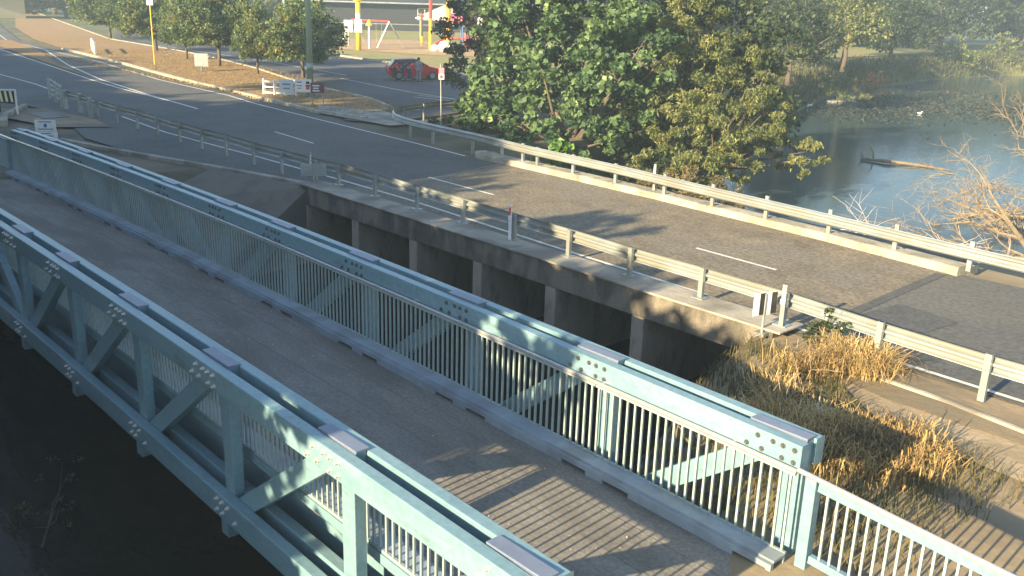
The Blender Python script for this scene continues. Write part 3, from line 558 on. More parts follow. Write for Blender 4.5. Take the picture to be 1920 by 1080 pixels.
tree('shade_fill_tree','added dark leaved tree filling in the shade behind the broad leaved and willowy trees',(-29,37,-1),  # extra tree: dark leaf colour stands for the shade between the crowns
 [(-29,37,2,2.6),(-28,38,4.5,2.6),(-30.5,36.5,0,2.2),(-27,37.5,-.3,2.0),(-29.5,38,7,2.6),(-32.5,36.5,2.5,2.4),(-25.5,39.5,1,1.8),(-26.5,39.5,4.5,2.2),(-26.6,33.6,-.2,1.5),(-28.5,33.6,0,1.5)],22000,.24,lm_dark,.25,clump=.3)
# street trees on the verge
def round_tree(seed,lm,n=9000):
    random.seed(seed); bl=[(0,0,3.3,1.9),(1.6,.4,3.1,1.6),(-1.6,-.3,3.1,1.6),(.2,1.5,3.2,1.5),(-.2,-1.5,3.1,1.5),(.8,0,4.4,1.5),(-.8,.3,4.3,1.5),(2.3,-.7,2.5,1.1),(-2.3,.7,2.5,1.1),(1.0,-1.6,2.3,1.0),(-1.2,-1.5,2.3,1.0)]
    return bl
st=tree('street_tree','rounded street tree with yellowing leaves beside the green timber pole',(-61.5,36.0,0),[(a-61.5,b_+36.0,c*.95,d*1.12) for a,b_,c,d in round_tree(1,None)],19000,.19,lm_street,.13,'rounded trees on the verge')
copy_tree(st,(-65.6,34.6,0),'slim rounded street tree with a leaning pale trunk on the verge',2.1,(.62,.62,.92))
copy_tree(st,(-73.2,35.2,0),'widest rounded street tree with a forked trunk on the verge',4.0,(1.08,1.08,1.2))
copy_tree(st,(-81,36,0),'rounded street tree with a bare lower trunk farther along the verge',5.2,(.8,.8,1.05))
copy_tree(st,(-92,38,0),'dark rounded tree at the far end of the verge behind a thin signpost',1.2,(1.15,1.15,1.15))
copy_tree(st,(-112,41,0),'rounded tree farthest along the verge on the left',3.3,(1.3,1.3,1.15))
# background trees
bt=tree('background_tree','large dense grey green tree closing the view behind the car park',(-150,80,0),[(-150,80,6,4.5),(-146,82,5,3.8),(-154,78,5,3.8),(-150,84,9,4),(-147,78,8.5,3.5),(-153,82,9,3.5),(-150,76,4,3.5),(-145,84,3,3),(-155,84,3,3)],16000,.5,lm_street,.4,'background trees',clump=.25)
btd=tree('background_tree','dark dense tree beyond the lake lawn',(-90,150,0),[(-90,150,6,4.5),(-86,152,5,3.8),(-94,148,5,3.8),(-90,154,9,4),(-87,148,8.5,3.5),(-93,152,9,3.5),(-90,146,4,3.5)],14000,.5,lm_dark,.4,'background trees',clump=.25)
k=0
words=['leftmost','second','third','fourth','fifth','sixth','seventh','eighth','ninth','tenth','eleventh','twelfth','thirteenth','fourteenth','fifteenth','sixteenth','seventeenth','eighteenth','nineteenth','twentieth']
for i,(x,y,s) in enumerate([(-205,44,1.2),(-196,62,1.1),(-186,74,1.1),(-178,58,.9),(-170,92,1.2),(-160,104,1.1),(-175,112,1.3),(-165,126,1.3)]):
    copy_tree(bt,(x,y,0),'tall bushy tree in the row behind the street trees, %s from the left'%words[i],i*1.3,s); k+=1
for i,(x,y,s) in enumerate([(-66,77,.72),(-75,92,.9),(-85,112,1),(-78,132,1.1),(-98,178,1.3),(-80,172,1.2),(-66,150,1.0),(-70,190,1.3),(-64,176,1.1),(-60,205,1.3),(-104,140,1.1),(-90,126,.8),(-58,118,.65)]):
    copy_tree(btd,(x,y,0),'dark tree in the wood across the lake lawn, %s from the left'%words[i],i*2.1,s)
# park trees with visible trunks by the lake
def park_tree(x,y,h,r,label,lm=lm_dark,n=7000):
    bl=[(x,y,h+r*.6,r),(x+r*.8,y+.3,h+r*.4,r*.75),(x-r*.8,y-.3,h+r*.5,r*.75),(x,y+.5,h+r*1.4,r*.9),(x+.6*r,y-.5*r,h+r*.3,r*.6),(x-.5*r,y+.5*r,h+r*.2,r*.6)]
    return tree('park_tree',label,(x,y,0),bl,n,.3,lm,.22,'park trees on the far shore')
park_tree(-42.5,69.5,2.4,2.6,'park tree with a stout pale trunk on the sunny lakeside grass')
park_tree(-52.5,84,3.2,2.8,'park tree with a slender trunk behind the lakeside grass')
park_tree(-48.5,89,3.2,2.8,'park tree with a straight tall trunk at the edge of the far shore',lm_olive)
park_tree(-54,99,2.6,2.4,'forked park tree leaning over the reeds on the far shore')
park_tree(-58,72,3,3,'park tree in the shade left of the sunny lakeside grass')
# shore shrubs
def shrub(x,y,z,s,lm,label,n=1500,sz=.14,asp=.5): return tree('shore_shrub',label,(x,y,z),[(x,y,z+.5*s,.6*s),(x+.5*s,y+.2,z+.4*s,.5*s),(x-.5*s,y-.1,z+.4*s,.45*s),(x,y,z+.9*s,.4*s)],n,sz,lm,.04,'shrubs on the far shore','bush',aspect=asp)
shrub(-41.5,77,-1.6,2.2,lm_olive,'tall reedy yellow green shrub at the tip of the lakeside grass',2500,.2,.25)
shrub(-44.6,88,-2.0,2.0,lm_brown,'brownish reedy shrub on the far shore beside the pale stones',1800,.2,.25)
shrub(-53,141,-1.2,3.6,lm_olive,'low spreading shrub at the far right end of the shore',2500,.3)
shrub(-50,147,-1.2,4.2,lm_brown,'brown reed bank at the far right end of the shore',2500,.3,.3)
shrub(-55,130,-1.2,3.2,lm_olive,'green shrub on the far shore left of the brown reeds',2500,.3)
shrub(-47.6,72.0,-1.0,1.5,lm_dark,'dark low shrub at the left tip of the lakeside grass')
# floating weed
def weed():
    n=7000; t=rng.random(n); c=np.array([(-39.5,75,0),(-39,84,0),(-41,93,0),(-34,93,0),(-42,104,0),(-34,108,0),(-30,86,0),(-25,95,0)]); i=rng.integers(0,len(c),n); P=c[i]+rng.normal(size=(n,3))*np.array([3.6,3.0,0]); P[:,2]=-2.49+rng.random(n)*.05
    s=.06+.13*rng.random(n); a=rng.random(n)*6.28; T=np.stack([np.cos(a),np.sin(a),.2*rng.normal(size=n)],1)*s[:,None]; Bv=np.stack([-np.sin(a),np.cos(a),.3*rng.normal(size=n)],1)*s[:,None]*.6
    V=np.stack([P-T,P+Bv,P+T,P-Bv],1).reshape(-1,3); return V,np.arange(4*n).reshape(n,4)
V,F=weed(); tag(npmesh('floating_weed',V,F,leafmat('weed',[(.045,.055,.04),(.07,.075,.045),(.12,.09,.06)],.1,.7)),'mats of brownish floating weed on the lake by the far shore','water weed',kind='stuff')

# ------------------------------------------------------------------ dead branches, log, birds
def twiggy(mb,p,d,L,r,depth,kink=.35,up=.35):
    pts=[p]; q=Vector(p); dd=Vector(d).normalized(); n=4; rad=[r]
    for i in range(n):
        dd=(dd+Vector((random.gauss(0,kink*.4),random.gauss(0,kink*.4),random.gauss(0,kink*.35)))).normalized(); q=q+dd*L/n; pts.append(q.copy()); rad.append(r*(1-.8*(i+1)/n)+.003)
        if depth>0:
            for _ in range(random.choice((1,2))):
                sd_=(dd+Vector((random.gauss(0,.8),random.gauss(0,.8),random.gauss(.3*up,1.7*up)))).normalized(); twiggy(mb,tuple(q),sd_,L*random.uniform(.35,.6),rad[-1]*.7,depth-1,kink,up)
    mb.tube(pts,rad,4)
db=empty('dead_branches',(-13.0,34,-2.4),'tangle of bleached dead branches sticking out of the lake','dead branches')
for i,(p,d,L) in enumerate([((-12,42.5,-2.2),(-1,.2,.05),5),((-11,40,-2.2),(-1,.1,.06),5),((-11.5,41,-2.2),(-1,.5,.08),4.5),((-11,38,-2.2),(-1,.05,.04),4.6),((-10.6,36.2,-2.2),(-1,-.05,.08),4.2),((-10.6,39,-2.2),(-.8,.6,.1),4.5),((-11.6,43.5,-2.2),(-1,0,.05),4.5),((-10,35,-2.2),(-1,.1,.05),4)]):
    random.seed(20+i); b=MB(); twiggy(b,p,d,L,.10,3,.7,.16); off(b,(-13,34,-2.4)).build('branch',deadw,db)
dd2=empty('driftwood_heap',(-9.2,26.6,-.6),'grey heap of dead twigs and stones on the bank behind the guardrail','driftwood')
b=MB()
for k in range(60):
    random.seed(100+k); twiggy(b,(random.uniform(-15,-6),random.uniform(25.4,28.6),random.uniform(-1.6,-.4)),(random.gauss(0,1),random.gauss(0,1),.2),1.4,.018,1)
off(b,(-9.2,26.6,-.6)).build('twigs',mat('grey_twigs',(.25,.24,.25),(.4,.38,.38),6,.9),dd2)
lg=MB(); random.seed(5); lg.tube([(-26.9,52.9,-2.42),(-25.4,53.0,-2.36),(-23.8,53.7,-2.42),(-22.0,54.0,-2.5)],[.07,.11,.09,.05],8); lg.tube([(-26.2,53,-2.4),(-26.3,53.1,-2.0),(-26.5,53.1,-1.75)],[.06,.04,.02],5); lg.tube([(-26.8,53,-2.4),(-27.2,53.3,-2.1)],[.07,.03],5)
tag(lg.build('floating_log',mat('sodden_wood',(.12,.095,.07),(.2,.165,.125),5,.9),None,smooth=True),'long pale log with a short upright snag floating in the lake','log')
st_=MB(); random.seed(9)
for k in range(14): st_.ball((-45.5+random.gauss(0,1.2),84+random.gauss(0,1.6),-2.5),random.uniform(.15,.4),8,(1.2,.9,.6))
tag(st_.build('pale_stones',conc,None,smooth=True),'pale stones along the water edge of the far shore','stones',kind='stuff')
# street litter of fallen leaves on deck and bank trees for shade come below
def bird(x,y,z,s,label,m=white,rz=0):
    b=MB(); b.ball((0,0,.1),.16,10,(1.5,.8,.75)); b.ball((.23,0,.3),.06,8); b.tube([(.16,0,.14),(.21,0,.22),(.23,0,.3)],[.06,.045,.04],7); b.tube([(.26,0,.3),(.36,0,.285)],[.022,.006],5); b.tube([(-.2,0,.12),(-.34,0,.17)],[.06,.015],6)
    o=b.build('water_bird',m,None,smooth=True); o.location=(x,y,z); o.scale=(s,)*3; o.rotation_euler=(0,0,rz); return tag(o,label,'bird')
bird(-36.3,80.6,-2.5,.75,'white water bird floating alone in the middle of the lake')
bird(-44.4,76.7,-2.45,.85,'white water bird at the shore beside the leaning branch',rz=1)
bird(-44.0,75.6,-2.45,.8,'white water bird floating just off the shore below its neighbour',rz=2)
hb=MB(); hb.ball((0,0,.45),.14,10,(1.3,.7,1)); hb.tube([(.08,0,.5),(.16,0,.68),(.1,0,.8),(.14,0,.9)],[.05,.03,.028,.035],6); hb.tube([(.15,0,.9),(.3,0,.87)],[.02,.004],5); hb.tube([(0,.03,.35),(0,.03,-.05)],.012,5); hb.tube([(0,-.03,.35),(0,-.03,-.05)],.012,5); hb.tube([(-.1,0,.42),(-.26,0,.3)],[.07,.015],6)
o=hb.build('wading_bird',darkm,None,smooth=True); o.location=(-29.5,50.0,-2.5); tag(o,'dark wading bird standing in the shallows near the overhanging trees','bird')

# ------------------------------------------------------------------ reeds and weeds on the near bank
def blades(n,reg,hmin,hmax,w,m,name,label,cat,dens=None,lean=.5,pre=None):
    P=[];
    if pre is not None: P=pre; n=len(pre)
    while len(P)<n:
        x=rng.uniform(reg[0],reg[1]); y=rng.uniform(reg[2],reg[3])
        if dens is None or rng.random()<dens(x,y): P.append((x,y))
    P=np.array(P); z=height(P[:,0],P[:,1]); n=len(P); h=rng.uniform(hmin,hmax,n); a=rng.random(n)*6.28; le=lean*rng.random(n)*h
    ba=np.stack([P[:,0],P[:,1],z-.03],1); dx=np.stack([np.cos(a),np.sin(a),np.zeros(n)],1); sx=np.stack([-np.sin(a),np.cos(a),np.zeros(n)],1)*(w*(.6+.8*rng.random(n)))[:,None]
    m1=ba+dx*(le*.35)[:,None]; m1[:,2]+=h*.55; m2=ba+dx*(le)[:,None]; m2[:,2]+=h*.9; m3=ba+dx*(le*1.7)[:,None]; m3[:,2]+=h*(.95-.45*rng.random(n))
    V=np.stack([ba-sx,ba+sx,m1+sx*.8,m1-sx*.8,m2+sx*.5,m2-sx*.5,m3],1).reshape(-1,3); o=np.arange(n)[:,None]*7
    F=np.concatenate([o+[0,1,2,3],o+[3,2,4,5]],0); T=o+[5,4,6,6]
    me=bpy.data.meshes.new(name); me.from_pydata(V.tolist(),[],[tuple(q) for q in F.tolist()]+[tuple(q[:3]) for q in T.tolist()]); me.materials.append(m); ob=bpy.data.objects.new(name,me); COL.objects.link(ob)
    return tag(ob,label,cat,kind='stuff')
lm_reed=leafmat('dry_reed',[(.09,.065,.035),(.26,.18,.08),(.44,.30,.12),(.52,.40,.18),(.50,.44,.28)],.2,.7)
def dens(x,y):
    c=[(-6.9,12.3,.5),(-6.3,12.5,.45),(-5.7,12.6,.45),(-5.2,12.2,.35),(-5.0,12.8,.35),(-5.4,13.1,.4),(-7.4,12.4,.35),(-7.6,14.9,.35),(-8.0,14.6,.3),(-6.0,12.0,.5),(-7.6,13.3,.3)]
    if y>13.55+max(0,-6.3-x)*1.2: return 0
    return min(1,sum(math.exp(-((x-a)**2+(y-b_)**2)/(s*s)) for a,b_,s in c)*.7)
blades(6500,(-10,-3.4,10,15.4),.15,.5,.011,lm_reed,'dry_reeds','golden dry reeds growing on the bank between the bridge and the road','reeds',dens,.9)
blades(6500,(-11,-3.2,9.5,15.2),.15,.4,.008,leafmat('green_brown_grass',[(.05,.06,.025),(.10,.09,.04),(.2,.14,.07)],.2,.8),'bank_grass','dark rough grass on the creek bank below the reeds','grass',lambda x,y: (0 if y>13.5+max(0,-6.3-x)*1.2 or x>-4.6+random.random()*1.2 else 1)*(.35+.65*(math.sin(x*3.1+y*2)*math.sin(y*3.7-x)>-.2)),.7)
blades(1500,(-8.3,-6.6,15.0,15.9),.3,.65,.010,lm_reed,'dry_grass_tuft','curling straw coloured grass tuft at the foot of the guardrail post','grass tuft',lambda x,y: math.exp(-((x+7.4)**2+(y-15.45)**2)/.16),1.3)
blades(26000,(-92,-42,26.8,38),.08,.2,.04,leafmat('verge_blades',[(.16,.10,.04),(.28,.19,.07),(.36,.28,.12)],.2,.8),'verge_grass','short sunburnt grass on the verge under the street trees','grass',lambda x,y: 1. if y<27.6-(x+53)*-.12*0+ (0) or True and (y>27.2+max(0,(-53-x))*.09 and y<33+(-48-x)*.22) else 0,.8)
rb_=MB(); random.seed(31)
for k in range(9): twiggy(rb_,(random.uniform(-8.6,-5.2),random.uniform(11.6,13.6),-.9),(random.gauss(0,.4),random.gauss(0,.4),1),random.uniform(1,1.6),.012,1)
tag(rb_.build('dead_twigs',deadw),'bare pale twigs rising out of the dry reeds','twigs',kind='stuff')
tree('roadside_shrub','small dark green shrub with white flowers leaning on the near guardrail',(-8.35,15.9,0),[(-8.35,15.95,.35,.28),(-8.15,16.05,.5,.25),(-8.55,15.9,.25,.22),(-8.4,16,.62,.15)],1300,.07,lm_dark,.012,cat='bush',clump=.5)
V,F=leaves([(-8.35,15.9,.45,.3),(-8.15,16.0,.6,.25)],45,.045); tag(npmesh('white_flowers',V,F,white),'small white flowers dotted over the roadside shrub','flowers')
tree('twig_bush','dim reddish bush at the dark water edge in the lower left',(-14.6,3.6,-2.6),[(-14.8,3.6,-2.0,.5),(-15.4,3.9,-2.3,.4),(-15.9,4.2,-1.8,.4)],160,.08,lm_dark,.02,cat='bush')
# leaf litter on deck
P=[];Fs=[]
lb=MB(); random.seed(77)
for k in range(160):
    x=random.uniform(-22,-5); y=random.uniform(5.9,8.75); s_=random.uniform(.008,.025); a=random.random()*6; z=cz(x)+.078
    lb.raw([(x+s_*math.cos(a+j*1.57)*(1 if j%2 else .5),y+s_*math.sin(a+j*1.57)*(1 if j%2 else .5),z+random.uniform(0,.01)) for j in range(4)],[(0,1,2,3)])
tag(lb.build('fallen_leaves',mat('litter',(.35,.3,.22),(.5,.45,.35),9,.8)),'tiny pale fallen leaves scattered on the bridge deck','leaf litter',kind='stuff')

gx,gy=rng.uniform(-58,-38,60000),rng.uniform(56,150,60000); gz=height(gx,gy); kk=(gz>-2.45)&(gz<-.15)|(rng.random(60000)<.1)&(gz>-.2); SP=np.stack([gx,gy],1)[kk][:9000]
blades(9000,(-58,-38,56,150),.25,.7,.05,leafmat('shore_grass_blades',[(.04,.055,.025),(.09,.10,.04),(.17,.15,.06)],.2,.8),'shore_grass','rough tufted grass along the far bank of the lake','grass',None,.8,SP)
# ------------------------------------------------------------------ verge furniture
pl=empty('power_pole',(-50.3,29.9,0),'tall green stained timber power pole standing on the verge','pole'); MB().tube([(0,0,-.2),(-.02,.02,5.5),(-.05,.04,11)],[.19,.165,.13],14).build('shaft',polem,pl,smooth=True)
MB().tube([(0,0,1.75),(0,0,2.0)],.2,14).build('metal_band',mat('pale_band',(.35,.45,.42),(.3,.4,.38),5,.5),pl); MB().bar((-1,0,10.3),(1,0,10.3),.1,.1).build('crossarm',bark,pl)
def dirv(rz): return math.cos(rz),math.sin(rz)
wf=empty('white_fence',(-53,28.3,0),'short white two rail post fence in front of the sign boards','fence')
P0=Vector((-52.8,28.2,0)); P1=Vector((-50.9,29.3,0))
for k in range(4):
    p=P0.lerp(P1,k/3)-Vector((-53,28.3,0)); MB().box(p.x-.07,p.x+.07,p.y-.07,p.y+.07,0,1.0 if k==0 else .9).build('post',white,wf)
for z,h in ((.82,.1),(.5,.08),(.16,.1)):
    a_=P0-Vector((-53,28.3,0)); b_=P1-Vector((-53,28.3,0)); a_.z=b_.z=z; MB().bar(a_,b_,.05,h).build('rail',white,wf)
wf2=empty('white_fence',(-95,33,0),'white rail fence in the shade farther along the verge','fence')
for k in range(5): MB().box(k*1.6-.07,k*1.6+.07,-.5*k-.07,-.5*k+.07,0,1.1).build('post',white,wf2)
for z in(.5,1.0): MB().bar((0,0,z),(6.4,-2,z),.06,.12).build('rail',white,wf2)
def board(name,loc,w,h,z,rz,label,m,marks):
    o=empty(name,loc,label,'sign'); 
    for dx in (-w*.4,w*.4): MB().tube([(dx*math.cos(rz),dx*math.sin(rz),0),(dx*math.cos(rz),dx*math.sin(rz),z+h)],.035,6).build('post',galv,o)
    face(o,w,h,z,rz,m,y=-.04)
    for (mx_,mz,mw,mh,mm) in marks:
        b=MB().box(mx_*w-mw*w/2,mx_*w+mw*w/2,-.066,-.061,z+mz*h,z+(mz+mh)*h); c,s=math.cos(rz),math.sin(rz); b.v=[(x*c-y*s,x*s+y*c,q) for x,y,q in b.v]; b.build('lettering',mm,o)
    return o
board('notice_board',(-49.9,29.2,0),.95,.75,.4,R_(50),'white notice board with grey writing and a round dark emblem beside the pole',white,[(-.25,.7,.3,.1,greyc),(-.25,.45,.35,.08,greyc),(-.25,.25,.25,.08,greyc),(.27,.62,.22,.2,black),(.27,.2,.22,.25,redc),(.27,.45,.3,.1,black)])
board('poster_board',(-51.0,28.7,0),.8,.8,.25,R_(50),'pale poster board with faint print next to the white fence',mat('pale_sign',(.55,.6,.62),(.5,.55,.58),5,.5),[(0,.6,.6,.12,greyc),(0,.3,.5,.1,greyc)])
board('small_direction_sign',(-46.2,27.9,0),.75,.55,.75,R_(50),'small dark square sign on two white legs right of the pole',mat('maroon_sign',(.15,.05,.06),(.13,.05,.06),5,.5),[(-.1,.65,.5,.12,white),(-.1,.4,.4,.12,white),(-.1,.15,.5,.12,white)])
gb=empty('utility_box',(-69,31.8,0),'plain grey board on a stub post standing on the verge','box'); MB().box(-.05,.05,-.05,.05,0,.45).build('post',galv,gb); face(gb,1.0,.95,.4,R_(50),galv)
sp=empty('sign_post',(-76.2,31.2,0),'thin yellow signpost beside the dark street tree','post'); MB().tube([(0,0,0),(0,0,5)],.05,6).build('shaft',yellow,sp); face(sp,.5,.6,4.6,R_(45),white)
ps=empty('parking_sign',(-36.75,29.1,0),'pink and white parking sign on a tall thin pole inside the guardrail curve','sign'); MB().tube([(0,0,0),(-.03,-.02,2.95)],.03,8).build('pole',galv,ps); face(ps,.26,.27,2.5,R_(48),pink); face(ps,.26,.27,2.21,R_(48),white,y=.004)
face(ps,.13,.15,2.27,R_(48),redc,'lettering',-.022,.004)

# ------------------------------------------------------------------ playground
yp=empty('playground_pole',(-87.3,57.9,0),'thick yellow playground pole with a flared collar and white panel','playground pole','yellow playground poles'); MB().tube([(0,0,0),(0,0,6)],.26,12).build('shaft',yellow,yp,smooth=True)
MB().tube([(0,0,5.1),(0,0,5.35),(0,0,5.5)],[.5,.55,.3],12).build('collar',yellow,yp); face(yp,.8,1.3,1.9,R_(50),white,y=-.28); MB().tube([(0,0,2.9),(0,0,3.8)],.27,12).build('pale_band',white,yp)
y2=empty('playground_pole',(-89.4,60.7,0),'slim purple and white playground pole with a yellow cap','playground pole','yellow playground poles'); MB().tube([(0,0,0),(0,0,2.9)],.13,10).build('shaft',mat('lilac_paint',(.5,.45,.6),(.55,.5,.62),5,.5),y2); MB().tube([(0,0,2.5),(0,0,2.7),(0,0,3.1)],[.4,.3,.1],10).build('cap',yellow,y2)
y3=empty('playground_pole',(-85.2,65.9,0),'playground pole painted red above and yellow below','playground pole','yellow playground poles'); MB().tube([(0,0,0),(0,0,3.4)],.18,10).build('shaft',yellow,y3); MB().tube([(0,0,3.401),(0,0,6)],.18,10).build('upper_shaft',redp,y3)
y4=empty('playground_pole',(-83.1,66.7,0),'yellow playground pole with a pale cap ring nearest the climbing rocks','playground pole','yellow playground poles'); MB().tube([(0,0,0),(0,0,6)],.24,10).build('shaft',yellow,y4); MB().tube([(0,0,4.6),(0,0,4.9)],[.5,.4],10).build('collar',yellow,y4)
y5=empty('playground_pole',(-93.5,71,0),'short yellow footed brown pole in front of the shelter','playground pole','yellow playground poles'); MB().tube([(0,0,0),(0,0,1.1)],.16,8).build('foot',yellow,y5); MB().tube([(0,0,1.101),(0,0,3.8)],.13,8).build('shaft',bark,y5); MB().tube([(0,0,3.3),(0,0,3.6)],[.35,.2],8).build('cap',redp,y5)
sw=empty('swing_frame',(-93,64,0),'red topped swing frame with splayed steel legs','swing')
a1=Vector((-95.5,62.5,2.9))-Vector((-93,64,0)); a2=Vector((-90,63.8,2.9))-Vector((-93,64,0))
MB().tube([a1,a2],.09,8).build('top_bar',redp,sw)
for e in(a1,a2):
    for q in((-.7,-1.2),(.9,1.4)): MB().tube([e,(e.x+q[0],e.y+q[1],0)],.06,6).build('leg',galv,sw)
for t in(.3,.45,.65,.8): p=a1.lerp(a2,t); MB().tube([p,(p.x,p.y,.6)],.02,4).build('chain',galv,sw)
wsn=empty('playground_sign',(-94,61,0),'white rectangular playground sign on a post by the swing','sign'); MB().tube([(0,0,0),(0,0,1.7)],.05,6).build('post',galv,wsn); face(wsn,.95,1.3,1.6,R_(50),white)
sh=empty('picnic_shelter',(-104,83,0),'open picnic shelter with a pale hipped roof behind the playground','shelter')
for dx,dy in((-2.6,-2.2),(2.6,-2.2),(2.6,2.2),(-2.6,2.2)): MB().box(dx-.12,dx+.12,dy-.12,dy+.12,0,2.9).build('post',mat('orange_timber',(.4,.2,.1),(.45,.25,.12),5,.7),sh)
hx=[(4.2*math.cos(t),4.2*math.sin(t),2.85) for t in [i*math.pi/4+.4 for i in range(8)]]
MB().raw(hx+[(0,0,4.6)]+[(x,y,2.7) for x,y,z in hx],[(i,(i+1)%8,8) for i in range(8)]+[(i,9+i,9+(i+1)%8,(i+1)%8) for i in range(8)]+[tuple(range(16,8,-1))]).build('roof',cream,sh)
MB().box(-1.2,1.2,-.4,.4,.7,.78).build('table',galv,sh)
ph=empty('playhouse',(-86,71,0),'pink gabled playhouse on posts with a red slide and round panel','playhouse')
for dx,dy in((-1.1,-.8),(1.1,-.8),(1.1,.8),(-1.1,.8)): MB().tube([(dx,dy,0),(dx,dy,3.1)],.07,6).build('post',blue,ph)
for k,(ox,oy_) in enumerate(((-.6,-.6),(.6,.2))):
    MB().raw([(ox-.9,oy_-.9,2.9),(ox+.9,oy_-.9,2.9),(ox,oy_-.9,3.9),(ox-.9,oy_+.9,2.9),(ox+.9,oy_+.9,2.9),(ox,oy_+.9,3.9)],[(0,1,2),(5,4,3),(0,2,5,3),(1,4,5,2)]).build('roof',pink,ph)
MB().box(-1.2,1.2,-.85,.85,1.2,1.3).build('platform',redp,ph); MB().tube([(1.6,1.0,1.3),(1.6,1.06,1.3)],.7,16).build('round_panel',pink,ph); MB().box(1.15,1.25,-.5,.8,.2,1.9).build('side_panel',pink,ph)
MB().sweep([(-.35,.25),(-.35,0),(.35,0),(.35,.25)],[(-1.2,-.3,1.3),(-1.9,-1.2,.9),(-2.4,-2,.25),(-2.6,-2.4,.15)]).build('slide',redp,ph)
rk=MB(); random.seed(3); rk.ball((-82.8,66,.5),.9,10,(1,.8,.8)); rk.ball((-81.9,66.6,.4),.7,10,(1.1,.9,.7)); rk.ball((-83.8,65.4,.3),.5,10); tag(rk.build('climbing_rock',mat('white_rock',(.6,.58,.52),(.5,.48,.44),2,.8,bump=.6),None),'pale climbing rocks at the foot of the yellow pole','rock')
lt=empty('sign_on_pole',(-80.5,69,0),'white sign on a thin grey pole right of the playhouse','sign'); MB().tube([(0,0,0),(0,0,3.6)],.06,6).build('pole',galv,lt); face(lt,.5,1.1,2.6,R_(50),white)
# pavilion building
pv=empty('pavilion_building',(-122,100,0),'long dark park building with a low hipped metal roof and one lit window','building')
rzb=R_(52); c,s=math.cos(rzb),math.sin(rzb)
def rb2(mb): mb.v=[(x*c-y*s,x*s+y*c,z) for x,y,z in mb.v]; return mb
rb2(MB().box(-24,26,0,10,0,4.4)).build('wall',darkm,pv)
rb2(MB().raw([(-25.5,-1.5,4.4),(27.5,-1.5,4.4),(27.5,11.5,4.4),(-25.5,11.5,4.4),(-19,5,7.6),(21,5,7.6)],[(0,1,5,4),(1,2,5),(2,3,4,5),(3,0,4),(3,2,1,0)])).build('roof',roofd,pv)
rb2(MB().box(-25.6,27.6,-1.62,-1.502,4.2,4.42)).build('gutter',galv,pv)
wn=rb2(MB().box(-6.5,-3.2,-.08,-.003,1.8,3.6)).build('window',glass,pv)
for xx in(-6.5,-5.4,-4.3,-3.2): rb2(MB().box(xx-.05,xx+.05,-.14,-.081,1.8,3.6)).build('window_frame',cream,wn)
for zz in(1.8,2.7,3.55): rb2(MB().box(-6.5,-3.2,-.17,-.141,zz,zz+.07)).build('window_frame',cream,wn)
rb2(MB().box(-24.02,26.02,-.03,-.004,1.0,1.1)).build('trim',galv,pv)
hs=empty('house',(-178,46,0),'beige house partly hidden by trees in the top left corner','house'); MB().box(-5,5,-4,4,0,3.6).build('wall',mat('beige_wall',(.5,.42,.22),(.55,.46,.25),2,.8),hs); MB().raw([(-6,-5,3.6),(6,-5,3.6),(6,5,3.6),(-6,5,3.6),(-3,0,5.8),(3,0,5.8)],[(0,1,5,4),(1,2,5),(2,3,4,5),(3,0,4),(3,2,1,0)]).build('roof',roofd,hs)
lp=empty('lamp_post',(-118,66.5,0),'thin pale lamp post behind the rounded street trees','pole'); MB().tube([(0,0,0),(0,0,9)],.12,8).build('shaft',mat('pale_green_steel',(.45,.55,.5),(.5,.6,.55),5,.5),lp)

# ------------------------------------------------------------------ car
def car(loc,rz,label):
    o=empty('parked_car',loc,label,'car',None,rz)
    prof=[(-1.95,.35),(-1.98,.75),(-1.9,1.0),(-1.2,1.02),(1.0,.98),(1.75,.82),(1.98,.6),(1.97,.3),(1.6,.22),(-1.7,.22)]
    def loft(pr,w0,w1,z0,z1,m,name,bev=.05):
        b=MB(); n=len(pr); L=[];Rr=[]
        for x,z in pr:
            t=max(0,min(1,(z-z0)/(z1-z0))); w=w0+(w1-w0)*t; L.append((x,-w,z)); Rr.append((x,w,z))
        b.raw(L+Rr,[tuple(range(n)),tuple(range(2*n-1,n-1,-1))]+[(i,n+i,n+(i+1)%n,(i+1)%n) for i in range(n)]); return b.build(name,m,o,bev)
    loft(prof,.84,.80,.3,1.0,carred,'body',.07)
    loft([(-1.82,1.0),(-1.5,1.38),(-.1,1.44),(.3,1.38),(1.05,.985),(-1,1.0)],.76,.6,1.0,1.45,glass,'windows',.03)
    loft([(-1.55,1.36),(-1.45,1.44),(-.1,1.5),(.25,1.44),(.3,1.38),(-.1,1.42)],.61,.56,1.36,1.5,carred,'roof',.02)
    for x in(-1.2,1.25):
        for y in(-.8,.8):
            wl=MB().tube([(x,y-.1,.31),(x,y+.1,.31)],.31,20).build('wheel',rubber,o); MB().tube([(x,y-.115,.31),(x,y+.115,.31)],.2,12).build('rim',alloy,wl)
    for y in(-.6,.6): MB().box(1.88,1.96,y-.16,y+.16,.62,.75).build('headlight',white,o); MB().box(-1.985,-1.93,y-.14,y+.14,.75,.93).build('tail_light',redp,o)
    for y in (-.812,.812): MB().box(-.05,-.02,y-.012,y+.012,.35,1.0).build('door_seam',black,o)
    for sx,sy in((.75,-.9),(.75,.9)): MB().box(sx-.08,sx+.08,sy-.09,sy+.09,1.0,1.13).build('mirror',carred,o,.02)
    return o
car((-57.6,43.0,.03),math.atan2(3.4,1.8),'small red hatchback parked in the shade of the car park')
